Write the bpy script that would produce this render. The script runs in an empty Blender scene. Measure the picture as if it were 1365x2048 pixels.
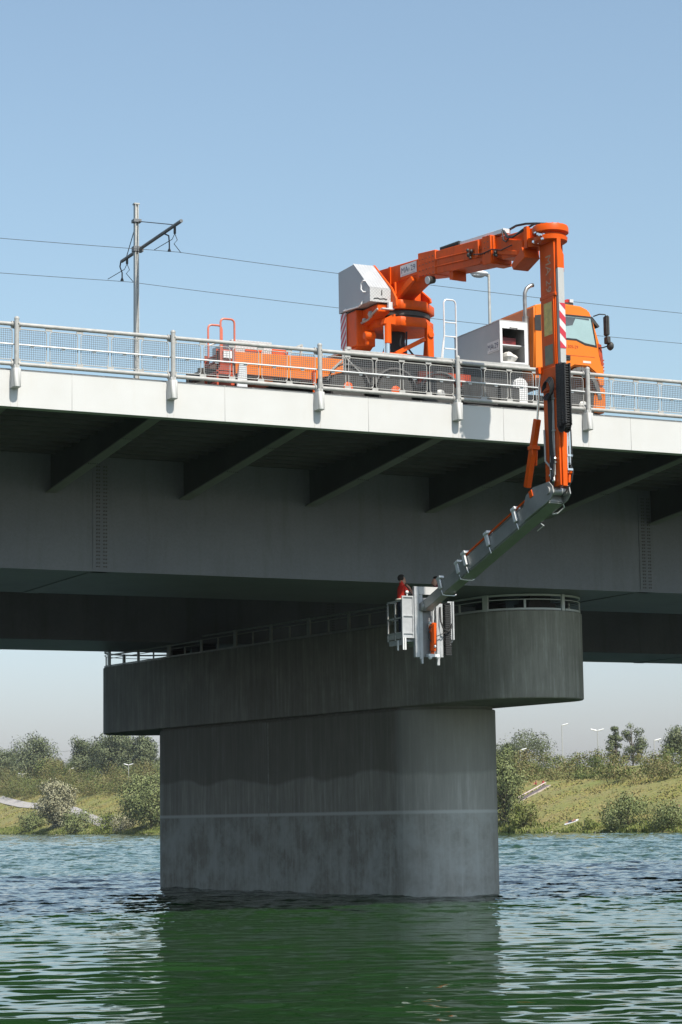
import bpy, bmesh, math, random
import numpy as np
from mathutils import Vector, Matrix, Quaternion

random.seed(7)
C = bpy.context.scene.collection
S = bpy.context.scene

# ------------------------------------------------------------------ camera, sky, sun, exposure
TH, PITCH, ROLL = 0.4587081, 0.136414332, 0.0144142246
CAM = Vector((-16.3608, -50.5348, 2.5))
r0 = Vector((math.cos(TH), -math.sin(TH), 0)); f0 = Vector((math.sin(TH), math.cos(TH), 0)); u0 = Vector((0, 0, 1))
fw = f0*math.cos(PITCH) + u0*math.sin(PITCH); up = u0*math.cos(PITCH) - f0*math.sin(PITCH)
rt = r0*math.cos(ROLL) - up*math.sin(ROLL); upv = r0*math.sin(ROLL) + up*math.cos(ROLL)
cd = bpy.data.cameras.new('camera'); cam = bpy.data.objects.new('camera', cd); C.objects.link(cam)
cd.sensor_fit = 'VERTICAL'; cd.sensor_height = 36.0; cd.sensor_width = 24.0
cd.lens = 4500/2048*36.0; cd.clip_start = 1.0; cd.clip_end = 20000
mw = Matrix.Identity(4)
for i in range(3):
    mw[i][0] = rt[i]; mw[i][1] = upv[i]; mw[i][2] = -fw[i]; mw[i][3] = CAM[i]
cam.matrix_world = mw
S.camera = cam

SUN_EL, SUN_AZ = math.radians(50), math.radians(5)      # azimuth measured from -Y towards +X
sdir = Vector((math.cos(SUN_EL)*math.sin(SUN_AZ), -math.cos(SUN_EL)*math.cos(SUN_AZ), math.sin(SUN_EL)))
W = bpy.data.worlds.new('World'); S.world = W; W.use_nodes = True
nt = W.node_tree; nt.nodes.clear()
wo = nt.nodes.new('ShaderNodeOutputWorld'); bg = nt.nodes.new('ShaderNodeBackground'); sky = nt.nodes.new('ShaderNodeTexSky')
sky.sky_type = 'NISHITA'; sky.sun_disc = False; sky.sun_elevation = SUN_EL
sky.sun_rotation = math.atan2(sdir.x, sdir.y); sky.altitude = 200
sky.air_density = 1.4; sky.dust_density = 1.8; sky.ozone_density = 2.0
bg.inputs['Strength'].default_value = 0.124
hs = nt.nodes.new('ShaderNodeHueSaturation'); hs.inputs['Saturation'].default_value = 0.82
nt.links.new(sky.outputs[0], hs.inputs['Color']); tn = nt.nodes.new('ShaderNodeMix'); tn.data_type = 'RGBA'; tn.blend_type = 'MULTIPLY'; tn.inputs[0].default_value = 1.0; tn.inputs[7].default_value = (0.84, 0.945, 0.99, 1)
nt.links.new(hs.outputs[0], tn.inputs[6]); tc = nt.nodes.new('ShaderNodeTexCoord'); sz = nt.nodes.new('ShaderNodeSeparateXYZ'); nt.links.new(tc.outputs['Generated'], sz.inputs[0])
lo = nt.nodes.new('ShaderNodeMapRange'); lo.inputs[1].default_value = 0.17; lo.inputs[2].default_value = 0.03; nt.links.new(sz.outputs['Z'], lo.inputs[0])
tl = nt.nodes.new('ShaderNodeMix'); tl.data_type = 'RGBA'; tl.blend_type = 'MULTIPLY'; tl.inputs[7].default_value = (0.98, 0.93, 1.16, 1); nt.links.new(lo.outputs[0], tl.inputs[0])   # the air low over the river is a touch more lavender
nt.links.new(tn.outputs[2], tl.inputs[6]); nt.links.new(tl.outputs[2], bg.inputs[0]); nt.links.new(bg.outputs[0], wo.inputs[0])
ld = bpy.data.lights.new('sun', 'SUN'); ld.energy = 4.7; ld.angle = math.radians(0.53); ld.color = (1.0, 0.94, 0.84)
sun = bpy.data.objects.new('sun', ld); C.objects.link(sun); sun.location = (0, -60, 90)
sun.rotation_euler = sdir.to_track_quat('Z', 'Y').to_euler()
S.view_settings.view_transform = 'Standard'; S.view_settings.look = 'None'; S.view_settings.gamma = 1.0
S.view_settings.use_curve_mapping = False
S.view_settings.exposure = 0.35

# ------------------------------------------------------------------ helpers: object records
ORG = {}
def tag(o, label=None, cat=None, group=None, kind=None):
    if label: o['label'] = label
    if cat: o['category'] = cat
    if group: o['group'] = group
    if kind: o['kind'] = kind
    return o
def thing(name, loc, label, cat, group=None, rotz=0):
    o = bpy.data.objects.new(name, None); C.objects.link(o)
    o.location = loc; o.rotation_euler = (0, 0, rotz); o.empty_display_size = 0.3
    ORG[o.name] = Vector(loc)
    return tag(o, label, cat, group)
def org(o):
    return ORG.get(o.name, Vector((0, 0, 0))) if o else Vector((0, 0, 0))
def inst(src, parent, loc):
    o = src.copy(); C.objects.link(o); o.parent = parent; o.location = loc
    return o

# ------------------------------------------------------------------ helpers: mesh builder
class MB:
    def __init__(s): s.v = []; s.f = []; s.m = []; s.cur = 0
    def add(s, vs, fs):
        b = len(s.v); s.v += [tuple(v) for v in vs]
        for f in fs: s.f.append(tuple(b+i for i in f)); s.m.append(s.cur)
    def box(s, x0, x1, y0, y1, z0, z1):
        s.add([(x0,y0,z0),(x1,y0,z0),(x1,y1,z0),(x0,y1,z0),(x0,y0,z1),(x1,y0,z1),(x1,y1,z1),(x0,y1,z1)],
              [(0,3,2,1),(4,5,6,7),(0,1,5,4),(1,2,6,5),(2,3,7,6),(3,0,4,7)])
    def beam(s, p0, p1, w, h, up=(0,0,1)):
        p0 = Vector(p0); p1 = Vector(p1); d = (p1-p0).normalized(); a = d.cross(Vector(up))
        if a.length < 1e-4: a = d.cross(Vector((1,0,0)))
        a.normalize(); b = a.cross(d); a *= w/2; b *= h/2
        vs = [p0-a-b, p0+a-b, p0+a+b, p0-a+b, p1-a-b, p1+a-b, p1+a+b, p1-a+b]
        s.add(vs, [(0,1,2,3),(4,7,6,5),(0,4,5,1),(1,5,6,2),(2,6,7,3),(3,7,4,0)])
    def prism(s, poly, ax, a, b):
        def P(q, t): return (t,q[0],q[1]) if ax=='x' else ((q[0],t,q[1]) if ax=='y' else (q[0],q[1],t))
        n = len(poly); vs = [P(q,a) for q in poly]+[P(q,b) for q in poly]
        ar = sum(poly[i][0]*poly[(i+1)%n][1]-poly[(i+1)%n][0]*poly[i][1] for i in range(n))
        flip = (ar > 0) != (ax == 'y')
        f0_ = tuple(range(n)); f1_ = tuple(range(2*n-1, n-1, -1))
        fs = [f0_, f1_]+[(i, n+i, n+(i+1)%n, (i+1)%n) for i in range(n)]
        if (flip) == (b > a): fs = [tuple(reversed(f)) for f in fs]
        s.add(vs, fs)
    def tube(s, pts, r, n=8, closed=False):
        pts = [Vector(p) for p in pts]; N = len(pts); rr = r if isinstance(r, (list, tuple)) else [r]*N
        rings = []; prev = None
        for i, p in enumerate(pts):
            if closed: d = pts[(i+1)%N]-pts[i-1]
            else: d = pts[min(i+1,N-1)]-pts[max(i-1,0)]
            d.normalize()
            if prev is None:
                a = d.cross(Vector((0,0,1)))
                if a.length < 1e-3: a = d.cross(Vector((1,0,0)))
            else: a = prev-d*prev.dot(d)
            a.normalize(); prev = a; b = d.cross(a)
            rings.append([p+(a*math.cos(2*math.pi*k/n)+b*math.sin(2*math.pi*k/n))*rr[i] for k in range(n)])
        vs = [v for R in rings for v in R]; fs = []
        for i in range(N if closed else N-1):
            j = (i+1)%N
            for k in range(n): fs.append((i*n+k, i*n+(k+1)%n, j*n+(k+1)%n, j*n+k))
        if not closed: fs += [tuple(reversed(range(n))), tuple(range((N-1)*n, N*n))]
        s.add(vs, fs)
    def cyl(s, p0, p1, r0, r1=None, n=16): s.tube([p0, p1], [r0, r0 if r1 is None else r1], n)
    def lathe(s, prof, c, ax='z', n=24):
        c = Vector(c); vs = []; fs = []
        E = {'z': (Vector((1,0,0)),Vector((0,1,0)),Vector((0,0,1))), 'y': (Vector((0,0,1)),Vector((1,0,0)),Vector((0,1,0))), 'x': (Vector((0,1,0)),Vector((0,0,1)),Vector((1,0,0)))}[ax]
        for (r, z) in prof:
            for k in range(n):
                t = 2*math.pi*k/n; vs.append(c+E[0]*(r*math.cos(t))+E[1]*(r*math.sin(t))+E[2]*z)
        m = len(prof)
        for i in range(m-1):
            for k in range(n): fs.append((i*n+k, i*n+(k+1)%n, (i+1)*n+(k+1)%n, (i+1)*n+k))
        fs += [tuple(reversed(range(n))), tuple(range((m-1)*n, m*n))]
        s.add(vs, fs)
    def ball(s, c, r, n=10, sx=1, sy=1, sz=1):
        c = Vector(c); vs = [c+Vector((0,0,-r*sz))]; m = n//2
        for i in range(1, m):
            t = math.pi*i/m-math.pi/2
            for k in range(n):
                a = 2*math.pi*k/n; vs.append(c+Vector((r*sx*math.cos(t)*math.cos(a), r*sy*math.cos(t)*math.sin(a), r*sz*math.sin(t))))
        vs.append(c+Vector((0,0,r*sz))); fs = [(0, 1+(k+1)%n, 1+k) for k in range(n)]
        for i in range(m-2):
            for k in range(n): fs.append((1+i*n+k, 1+i*n+(k+1)%n, 1+(i+1)*n+(k+1)%n, 1+(i+1)*n+k))
        L = len(vs)-1; fs += [(1+(m-2)*n+k, 1+(m-2)*n+(k+1)%n, L) for k in range(n)]
        s.add(vs, fs)
    def quadp(s, o, ex, ey, poly, t=0.004):
        # flat polygon prism on plane o + ex,ey with thickness t along ex x ey
        o = Vector(o); ex = Vector(ex); ey = Vector(ey); nn = ex.cross(ey).normalized()*t; n = len(poly)
        vs = [o+ex*p[0]+ey*p[1] for p in poly]+[o+ex*p[0]+ey*p[1]+nn for p in poly]
        s.add(vs, [tuple(reversed(range(n))), tuple(range(n, 2*n))]+[(i,(i+1)%n,n+(i+1)%n,n+i) for i in range(n)])
    def text(s, txt, o, ex, ey, size, center=True, t=0.003):
        cu = bpy.data.curves.new('lettering', 'FONT'); cu.body = txt; cu.size = size; cu.resolution_u = 3
        if center: cu.align_x = 'CENTER'; cu.align_y = 'CENTER'
        ob = bpy.data.objects.new('lettering', cu); C.objects.link(ob)
        me = bpy.data.meshes.new_from_object(ob)
        o = Vector(o); ex = Vector(ex).normalized(); ey = Vector(ey).normalized(); nn = ex.cross(ey).normalized()*t
        s.add([o+ex*v.co.x+ey*v.co.y+nn for v in me.vertices], [tuple(p.vertices) for p in me.polygons])
        bpy.data.objects.remove(ob); bpy.data.curves.remove(cu); bpy.data.meshes.remove(me)
    def build(s, name, mats, parent=None, bevel=0, seg=1, sharp=38, label=None, local=False):
        mats = mats if isinstance(mats, (list, tuple)) else [mats]
        o0 = Vector((0,0,0)) if local else org(parent)
        me = bpy.data.meshes.new(name)
        me.from_pydata([(v[0]-o0.x, v[1]-o0.y, v[2]-o0.z) for v in s.v], [], s.f)
        for m in mats: me.materials.append(m)
        me.polygons.foreach_set('material_index', s.m)
        if bevel:
            bm = bmesh.new(); bm.from_mesh(me)
            ed = [e for e in bm.edges if len(e.link_faces) == 2 and e.calc_face_angle(0) > 0.6]
            bmesh.ops.bevel(bm, geom=ed, offset=bevel, offset_type='OFFSET', segments=seg, affect='EDGES', clamp_overlap=True)
            bm.to_mesh(me); bm.free()
        me.polygons.foreach_set('use_smooth', [True]*len(me.polygons))
        me.set_sharp_from_angle(angle=math.radians(sharp))
        me.update()
        o = bpy.data.objects.new(name, me); C.objects.link(o)
        if parent: o.parent = parent; ORG[o.name] = o0
        if label: o['label'] = label
        return o

# ------------------------------------------------------------------ helpers: materials
def newmat(name):
    m = bpy.data.materials.new(name); m.use_nodes = True; N = m.node_tree.nodes; L = m.node_tree.links
    b = N['Principled BSDF']; return m, N, L, b
def coord(N, L, scale=(1,1,1)):
    g = N.new('ShaderNodeNewGeometry'); mp = N.new('ShaderNodeMapping'); mp.inputs['Scale'].default_value = scale
    L.new(g.outputs['Position'], mp.inputs['Vector']); return mp.outputs[0]
def noise(N, L, vec, scale, detail=4, rough=0.6):
    n = N.new('ShaderNodeTexNoise'); n.inputs['Scale'].default_value = scale; n.inputs['Detail'].default_value = detail
    n.inputs['Roughness'].default_value = rough; L.new(vec, n.inputs['Vector']); return n.outputs['Fac']
def ramp(N, L, fac, stops):
    r = N.new('ShaderNodeValToRGB'); e = r.color_ramp.elements
    while len(e) < len(stops): e.new(0.5)
    for i, (p, c) in enumerate(stops):
        e[i].position = p; e[i].color = (c[0], c[1], c[2], 1) if hasattr(c, '__len__') else (c, c, c, 1)
    L.new(fac, r.inputs[0]); return r.outputs[0]
def mix(N, L, fac, a, b, mode='MIX'):
    x = N.new('ShaderNodeMix'); x.data_type = 'RGBA'; x.blend_type = mode
    if isinstance(fac, (int, float)): x.inputs[0].default_value = fac
    else: L.new(fac, x.inputs[0])
    for k, q in ((6, a), (7, b)):
        if isinstance(q, (tuple, list)): x.inputs[k].default_value = (q[0], q[1], q[2], 1)
        else: L.new(q, x.inputs[k])
    return x.outputs[2]
def math_(N, L, op, a, b=None, clamp=False):
    x = N.new('ShaderNodeMath'); x.operation = op; x.use_clamp = clamp
    for k, q in ((0, a), (1, b)):
        if q is None: continue
        if isinstance(q, (int, float)): x.inputs[k].default_value = q
        else: L.new(q, x.inputs[k])
    return x.outputs[0]
def bumpn(N, L, b, h, strength, dist=0.02):
    x = N.new('ShaderNodeBump'); x.inputs['Strength'].default_value = strength; x.inputs['Distance'].default_value = dist
    L.new(h, x.inputs['Height']); L.new(x.outputs[0], b.inputs['Normal'])
def mat(name, col, rough=0.5, metal=0.0, var=0.15, scale=3.0, streak=None, bump=0.0, dirt=None, dirtamt=0.35):
    m, N, L, b = newmat(name); b.inputs['Roughness'].default_value = rough; b.inputs['Metallic'].default_value = metal
    v = coord(N, L); f = noise(N, L, v, scale)
    d = tuple(c*(1-var) for c in col); l = tuple(min(1, c*(1+var)) for c in col)
    c = ramp(N, L, f, [(0.3, d), (0.7, l)])
    if dirt:
        vs = coord(N, L, (1.0, 1.0, streak or 1.0)); g = noise(N, L, vs, scale*1.7, 6, 0.7)
        k = ramp(N, L, g, [(0.5, 0), (0.75, 1)]); k2 = math_(N, L, 'MULTIPLY', k, dirtamt)
        c = mix(N, L, k2, c, dirt)
    L.new(c, b.inputs['Base Color'])
    if bump: bumpn(N, L, b, noise(N, L, v, scale*6, 5), bump)
    rr = math_(N, L, 'MULTIPLY_ADD', f, 0.2); 
    rr.node.inputs[2].default_value = rough-0.1; L.new(rr, b.inputs['Roughness'])
    return m
M = {}
M['orange'] = mat('orange_paint', (0.68, 0.088, 0.003), 0.45, 0, 0.12, 1.5, dirt=(0.20, 0.05, 0.02), dirtamt=0.5, streak=0.3)
M['orange'].node_tree.nodes['Principled BSDF'].inputs['Specular IOR Level'].default_value = 0.2
M['orange_cab'] = mat('orange_cab_paint', (0.72, 0.168, 0.004), 0.36, 0, 0.04, 0.9)
M['red_frame'] = mat('red_frame_paint', (0.42, 0.05, 0.01), 0.5, 0, 0.2, 3, dirt=(0.06, 0.03, 0.02))
M['hoop'] = mat('salmon_tube_paint', (0.58, 0.15, 0.09), 0.45, 0, 0.1, 4)
M['grey'] = mat('galvanised_steel', (0.42, 0.42, 0.40), 0.5, 0.25, 0.14, 5, dirt=(0.24, 0.18, 0.13), dirtamt=0.3)
M['railing'] = mat('weathered_rail_paint', (0.38, 0.375, 0.36), 0.5, 0.0, 0.14, 6, dirt=(0.25, 0.2, 0.15), dirtamt=0.3)
M['wire'] = mat('galvanised_wire', (0.16, 0.165, 0.17), 0.5, 0.3, 0.1, 6)
M['box_grey'] = mat('grey_sheet_metal', (0.40, 0.40, 0.395), 0.45, 0.1, 0.06, 1.2)
M['alu'] = mat('brushed_aluminium', (0.62, 0.63, 0.64), 0.42, 0.15, 0.08, 4)
M['white'] = mat('white_paint', (0.66, 0.66, 0.66), 0.45, 0, 0.05, 2)
M['cover'] = mat('pale_mast_cover', (0.42, 0.42, 0.41), 0.45, 0, 0.06, 2)
M['black'] = mat('black_rubber', (0.018, 0.018, 0.018), 0.6, 0, 0.3, 8)
M['tyre'] = mat('dusty_tyre_rubber', (0.045, 0.043, 0.04), 0.8, 0, 0.3, 6)
M['dark'] = mat('dark_chassis_paint', (0.04, 0.038, 0.035), 0.6, 0, 0.3, 4)
M['fender'] = mat('grey_plastic_fender', (0.12, 0.115, 0.11), 0.6, 0, 0.2, 4)
M['stripe_red'] = mat('warning_red', (0.5, 0.03, 0.05), 0.4, 0, 0.08, 4)
M['stripe_white'] = mat('warning_white', (0.60, 0.59, 0.58), 0.4, 0, 0.05, 4)
M['blue_txt'] = mat('navy_lettering', (0.03, 0.035, 0.09), 0.4, 0, 0.05, 4)
M['red_txt'] = mat('dark_red_lettering', (0.35, 0.03, 0.01), 0.4, 0, 0.05, 4)
M['pale_txt'] = mat('pale_lettering', (0.62, 0.55, 0.42), 0.5, 0, 0.1, 6)
M['yellow'] = mat('faded_yellow_reflector', (0.62, 0.43, 0.10), 0.4, 0, 0.25, 7)
M['olive'] = mat('dull_olive_plate', (0.20, 0.19, 0.12), 0.5, 0, 0.2, 5)
M['chrome'] = mat('bright_steel', (0.75, 0.75, 0.75), 0.18, 1.0, 0.05, 5)
M['armgrey'] = mat('arm_grey_metal', (0.36, 0.36, 0.35), 0.4, 0.45, 0.12, 2.5)
M['lamp_white'] = mat('lamp_shell', (0.7, 0.7, 0.7), 0.4, 0, 0.05, 3)
M['clear'] = mat('lamp_lens', (0.55, 0.57, 0.58), 0.12, 0, 0.05, 3)
M['redlens'] = mat('red_lens', (0.45, 0.03, 0.02), 0.15, 0, 0.05, 3)
def glass():
    m, N, L, b = newmat('tinted_glass'); b.inputs['Base Color'].default_value = (0.50, 0.62, 0.62, 1)
    b.inputs['Roughness'].default_value = 0.03; b.inputs['Transmission Weight'].default_value = 0.9; b.inputs['IOR'].default_value = 1.1
    b.inputs['Specular IOR Level'].default_value = 1.0
    return m
M['glass'] = glass()
def treadplate():
    m, N, L, b = newmat('aluminium_tread_plate'); v = coord(N, L)
    w = N.new('ShaderNodeTexChecker'); w.inputs['Scale'].default_value = 22; L.new(v, w.inputs['Vector'])
    f = noise(N, L, v, 3)
    c = mix(N, L, w.outputs['Fac'], (0.42, 0.42, 0.42), (0.56, 0.56, 0.56)); c = mix(N, L, 0.25, c, ramp(N, L, f, [(0.3, 0.35), (0.7, 0.7)]))
    L.new(c, b.inputs['Base Color']); b.inputs['Metallic'].default_value = 0.2; b.inputs['Roughness'].default_value = 0.4
    bumpn(N, L, b, w.outputs['Fac'], 0.5, 0.01); return m
M['tread'] = treadplate()
def fascia_mat():
    m, N, L, b = newmat('white_fascia_paint')
    v = coord(N, L); s = coord(N, L, (1, 1, 0.12)); f = noise(N, L, v, 0.8); g = noise(N, L, s, 5.5, 6, 0.75)
    c = ramp(N, L, f, [(0.3, (0.525, 0.52, 0.505)), (0.7, (0.565, 0.563, 0.555))])
    k = ramp(N, L, g, [(0.55, 0), (0.8, 1)]); c = mix(N, L, math_(N, L, 'MULTIPLY', k, 0.22), c, (0.50, 0.46, 0.38))
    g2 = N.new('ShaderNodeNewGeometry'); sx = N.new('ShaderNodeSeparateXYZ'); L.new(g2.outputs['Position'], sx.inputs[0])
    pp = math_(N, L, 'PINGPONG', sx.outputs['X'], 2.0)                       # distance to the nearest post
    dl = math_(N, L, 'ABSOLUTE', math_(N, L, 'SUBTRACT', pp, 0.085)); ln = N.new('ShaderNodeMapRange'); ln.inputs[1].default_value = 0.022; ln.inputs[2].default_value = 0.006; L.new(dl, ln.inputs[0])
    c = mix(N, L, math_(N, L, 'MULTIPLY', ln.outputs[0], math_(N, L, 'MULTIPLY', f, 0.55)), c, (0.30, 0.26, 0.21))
    L.new(c, b.inputs['Base Color']); b.inputs['Roughness'].default_value = 0.6; return m
M['fascia'] = fascia_mat()
def girder_mat():
    m, N, L, b = newmat('grey_girder_paint')
    v = coord(N, L); s = coord(N, L, (1, 1, 0.1)); f = noise(N, L, v, 0.5, 6); g = noise(N, L, s, 1.6, 6, 0.7); h = noise(N, L, v, 14, 5, 0.7)
    c = ramp(N, L, f, [(0.25, (0.175, 0.182, 0.21)), (0.75, (0.225, 0.23, 0.258))])
    k = ramp(N, L, g, [(0.5, 0), (0.78, 1)]); c = mix(N, L, math_(N, L, 'MULTIPLY', k, 0.5), c, (0.105, 0.112, 0.10))
    c = mix(N, L, math_(N, L, 'MULTIPLY', ramp(N, L, h, [(0.4, 0), (0.7, 1)]), 0.2), c, (0.09, 0.09, 0.085))
    L.new(c, b.inputs['Base Color']); b.inputs['Roughness'].default_value = 0.5; bumpn(N, L, b, h, 0.06, 0.01); return m
M['girder'] = girder_mat()
M['under'] = mat('shaded_underdeck_paint', (0.078, 0.073, 0.075), 0.6, 0, 0.25, 0.8, dirt=(0.05, 0.045, 0.04), dirtamt=0.4)  # deck and bracket webs darkened so the colour carries the underdeck shade
M['flange'] = mat('lit_flange_paint', (0.23, 0.215, 0.21), 0.5, 0, 0.12, 1.5)  # paler than the webs: light from the water below put into the colour
def concrete(name, pier=False):
    m, N, L, b = newmat(name)
    v = coord(N, L); s = coord(N, L, (1, 1, 0.07)); f = noise(N, L, v, 0.9, 6, 0.65); g = noise(N, L, s, 5.0, 6, 0.75); h = noise(N, L, v, 20, 5, 0.7)
    bl = noise(N, L, v, 0.55, 5, 0.65)
    c = ramp(N, L, f, [(0.25, (0.315, 0.30, 0.268)), (0.75, (0.425, 0.405, 0.365))])
    c = mix(N, L, math_(N, L, 'MULTIPLY', ramp(N, L, g, [(0.42, 0), (0.62, 1)]), 0.5), c, (0.17, 0.165, 0.145))
    c = mix(N, L, math_(N, L, 'MULTIPLY', ramp(N, L, g, [(0.30, 1), (0.45, 0)]), 0.6), c, (0.56, 0.56, 0.55))
    if pier:
        gm = N.new('ShaderNodeNewGeometry'); sp = N.new('ShaderNodeSeparateXYZ'); L.new(gm.outputs['Position'], sp.inputs[0])
        wob = math_(N, L, 'MULTIPLY', noise(N, L, v, 0.30, 2, 0.5), 1.1); z = math_(N, L, 'ADD', sp.outputs['Z'], wob)
        band = N.new('ShaderNodeMapRange'); band.inputs[1].default_value = 4.55; band.inputs[2].default_value = 4.68; L.new(z, band.inputs[0])
        c = mix(N, L, math_(N, L, 'MULTIPLY', band.outputs[0], 0.6), c, (0.13, 0.12, 0.095))           # old dark staining above the repaired belt
        low = N.new('ShaderNodeMapRange'); low.inputs[1].default_value = 2.72; low.inputs[2].default_value = 2.66; L.new(sp.outputs['Z'], low.inputs[0])
        patch = ramp(N, L, noise(N, L, v, 0.9, 7, 0.72), [(0.41, 0), (0.60, 1)])
        c = mix(N, L, math_(N, L, 'MULTIPLY', low.outputs[0], math_(N, L, 'MULTIPLY', patch, 0.75)), c, (0.50, 0.52, 0.505))
        # lime line
        d = math_(N, L, 'ABSOLUTE', math_(N, L, 'SUBTRACT', sp.outputs['Z'], 2.75)); dn = math_(N, L, 'MULTIPLY_ADD', h, 0.05); L.new(d, dn.node.inputs[2])
        ln = N.new('ShaderNodeMapRange'); ln.inputs[1].default_value = 0.105; ln.inputs[2].default_value = 0.055; L.new(dn, ln.inputs[0])
        c = mix(N, L, math_(N, L, 'MULTIPLY', ln.outputs[0], 0.9), c, (0.62, 0.63, 0.62))
        # lime blooms
        bsp = ramp(N, L, noise(N, L, v, 7, 6, 0.8), [(0.64, 0), (0.70, 1)]); lz = N.new('ShaderNodeMapRange'); lz.inputs[1].default_value = 2.6; lz.inputs[2].default_value = 1.4; L.new(sp.outputs['Z'], lz.inputs[0])
        c = mix(N, L, math_(N, L, 'MULTIPLY', math_(N, L, 'MULTIPLY', bsp, lz.outputs[0]), 0.5), c, (0.55, 0.55, 0.53))
        # nose lightened up to the vertical seam: its brighter light painted into the concrete
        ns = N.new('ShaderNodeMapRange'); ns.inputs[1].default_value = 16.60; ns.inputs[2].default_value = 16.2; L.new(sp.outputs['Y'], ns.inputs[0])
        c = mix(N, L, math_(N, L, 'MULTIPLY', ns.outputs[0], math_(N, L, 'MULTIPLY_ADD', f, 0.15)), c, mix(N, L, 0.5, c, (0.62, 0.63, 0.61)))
        # algae and wet foot
        wet = N.new('ShaderNodeMapRange'); wet.inputs[1].default_value = 0.24; wet.inputs[2].default_value = 0.14; L.new(math_(N, L, 'ADD', sp.outputs['Z'], math_(N, L, 'MULTIPLY_ADD', h, 0.12)), wet.inputs[0])
        c = mix(N, L, math_(N, L, 'MULTIPLY', wet.outputs[0], 0.9), c, (0.035, 0.035, 0.02))
    else:
        c = mix(N, L, math_(N, L, 'MULTIPLY', ramp(N, L, bl, [(0.4, 0), (0.6, 1)]), 0.4), c, (0.19, 0.18, 0.16))
    L.new(c, b.inputs['Base Color']); b.inputs['Roughness'].default_value = 0.8; bumpn(N, L, b, g, 0.12, 0.02); return m
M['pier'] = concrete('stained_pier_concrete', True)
M['cap'] = concrete('board_marked_concrete', False)
M['asphalt'] = mat('asphalt', (0.05, 0.05, 0.05), 0.9, 0, 0.2, 8, bump=0.1)
M['slab'] = mat('deck_concrete', (0.30, 0.29, 0.27), 0.85, 0, 0.15, 2)

# ------------------------------------------------------------------ water (one sheet, real waves)
def water_mat():
    m, N, L, b = newmat('river_water')
    v = coord(N, L); f = noise(N, L, v, 0.05, 3)
    c = ramp(N, L, f, [(0.3, (0.011, 0.037, 0.010)), (0.7, (0.014, 0.044, 0.012))])
    L.new(c, b.inputs['Base Color']); b.inputs['Roughness'].default_value = 0.04; b.inputs['IOR'].default_value = 1.333
    va = coord(N, L, (1, 1, 0.0)); acc = None
    for sc, k in ((1.6, 0.75), (0.45, 0.30), (5.0, 0.40)):
        n = N.new('ShaderNodeTexNoise'); n.inputs['Scale'].default_value = sc; n.inputs['Detail'].default_value = 2; L.new(va, n.inputs['Vector'])
        q = N.new('ShaderNodeVectorMath'); q.operation = 'MULTIPLY_ADD'; L.new(n.outputs['Color'], q.inputs[0]); q.inputs[1].default_value = (k, k, 0); q.inputs[2].default_value = (-k*.5, -k*.5, 0)
        if acc is None: acc = q.outputs[0]
        else:
            ad = N.new('ShaderNodeVectorMath'); ad.operation = 'ADD'; L.new(acc, ad.inputs[0]); L.new(q.outputs[0], ad.inputs[1]); acc = ad.outputs[0]
    # the far reach is choppier: the near ripples are modelled in the mesh
    g = N.new('ShaderNodeNewGeometry'); sp = N.new('ShaderNodeSeparateXYZ'); L.new(g.outputs['Position'], sp.inputs[0])
    mr = N.new('ShaderNodeMapRange'); mr.inputs[1].default_value = -2; mr.inputs[2].default_value = 18; mr.inputs[3].default_value = 0.07; mr.inputs[4].default_value = 0.7; L.new(sp.outputs['Y'], mr.inputs[0])
    sc_ = N.new('ShaderNodeVectorMath'); sc_.operation = 'SCALE'; L.new(acc, sc_.inputs[0]); L.new(mr.outputs[0], sc_.inputs['Scale'])
    ad = N.new('ShaderNodeVectorMath'); ad.operation = 'ADD'; L.new(g.outputs['Normal'], ad.inputs[0]); L.new(sc_.outputs[0], ad.inputs[1])
    nm = N.new('ShaderNodeVectorMath'); nm.operation = 'NORMALIZE'; L.new(ad.outputs[0], nm.inputs[0]); L.new(nm.outputs[0], b.inputs['Normal'])
    return m
def waves(X, Y, dr):
    rng = np.random.default_rng(5); n = 70; H = np.zeros_like(X)
    lam = np.exp(rng.uniform(math.log(0.36), math.log(1.7), n)); ang = TH + rng.normal(0.0, 0.45, n); ph = rng.uniform(0, 6.283, n)
    for l, a, p in zip(lam, ang, ph):
        k = 2*math.pi/l; amp = 0.073*math.sqrt(2/n)/k
        if l > 1.6: amp *= 0.8
        fade = np.clip((l/dr-2.5)/3.0, 0, 1)
        H += amp*fade*np.sin(k*(X*math.sin(a)+Y*math.cos(a))+p)
    g = 0.98+0.2*np.sin(X*0.21+Y*0.13)*np.sin(Y*0.17-X*0.05)
    far = rng.normal(size=X.shape); k = 5
    pad = np.concatenate([far[:, -k:], far, far[:, :k]], 1); far = sum(pad[:, i:i+far.shape[1]] for i in range(2*k+1))/math.sqrt(2*k+1)
    far[1:-1] = (far[:-2]+2*far[1:-1]+far[2:])/2.45
    amp = np.minimum(.15*dr, .10); t = np.clip((Y+13)/24, 0, 1); t = t*t*(3-2*t); far[dr > 50] = 0
    return H*g*(1-.7*t)+far*amp*t

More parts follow.
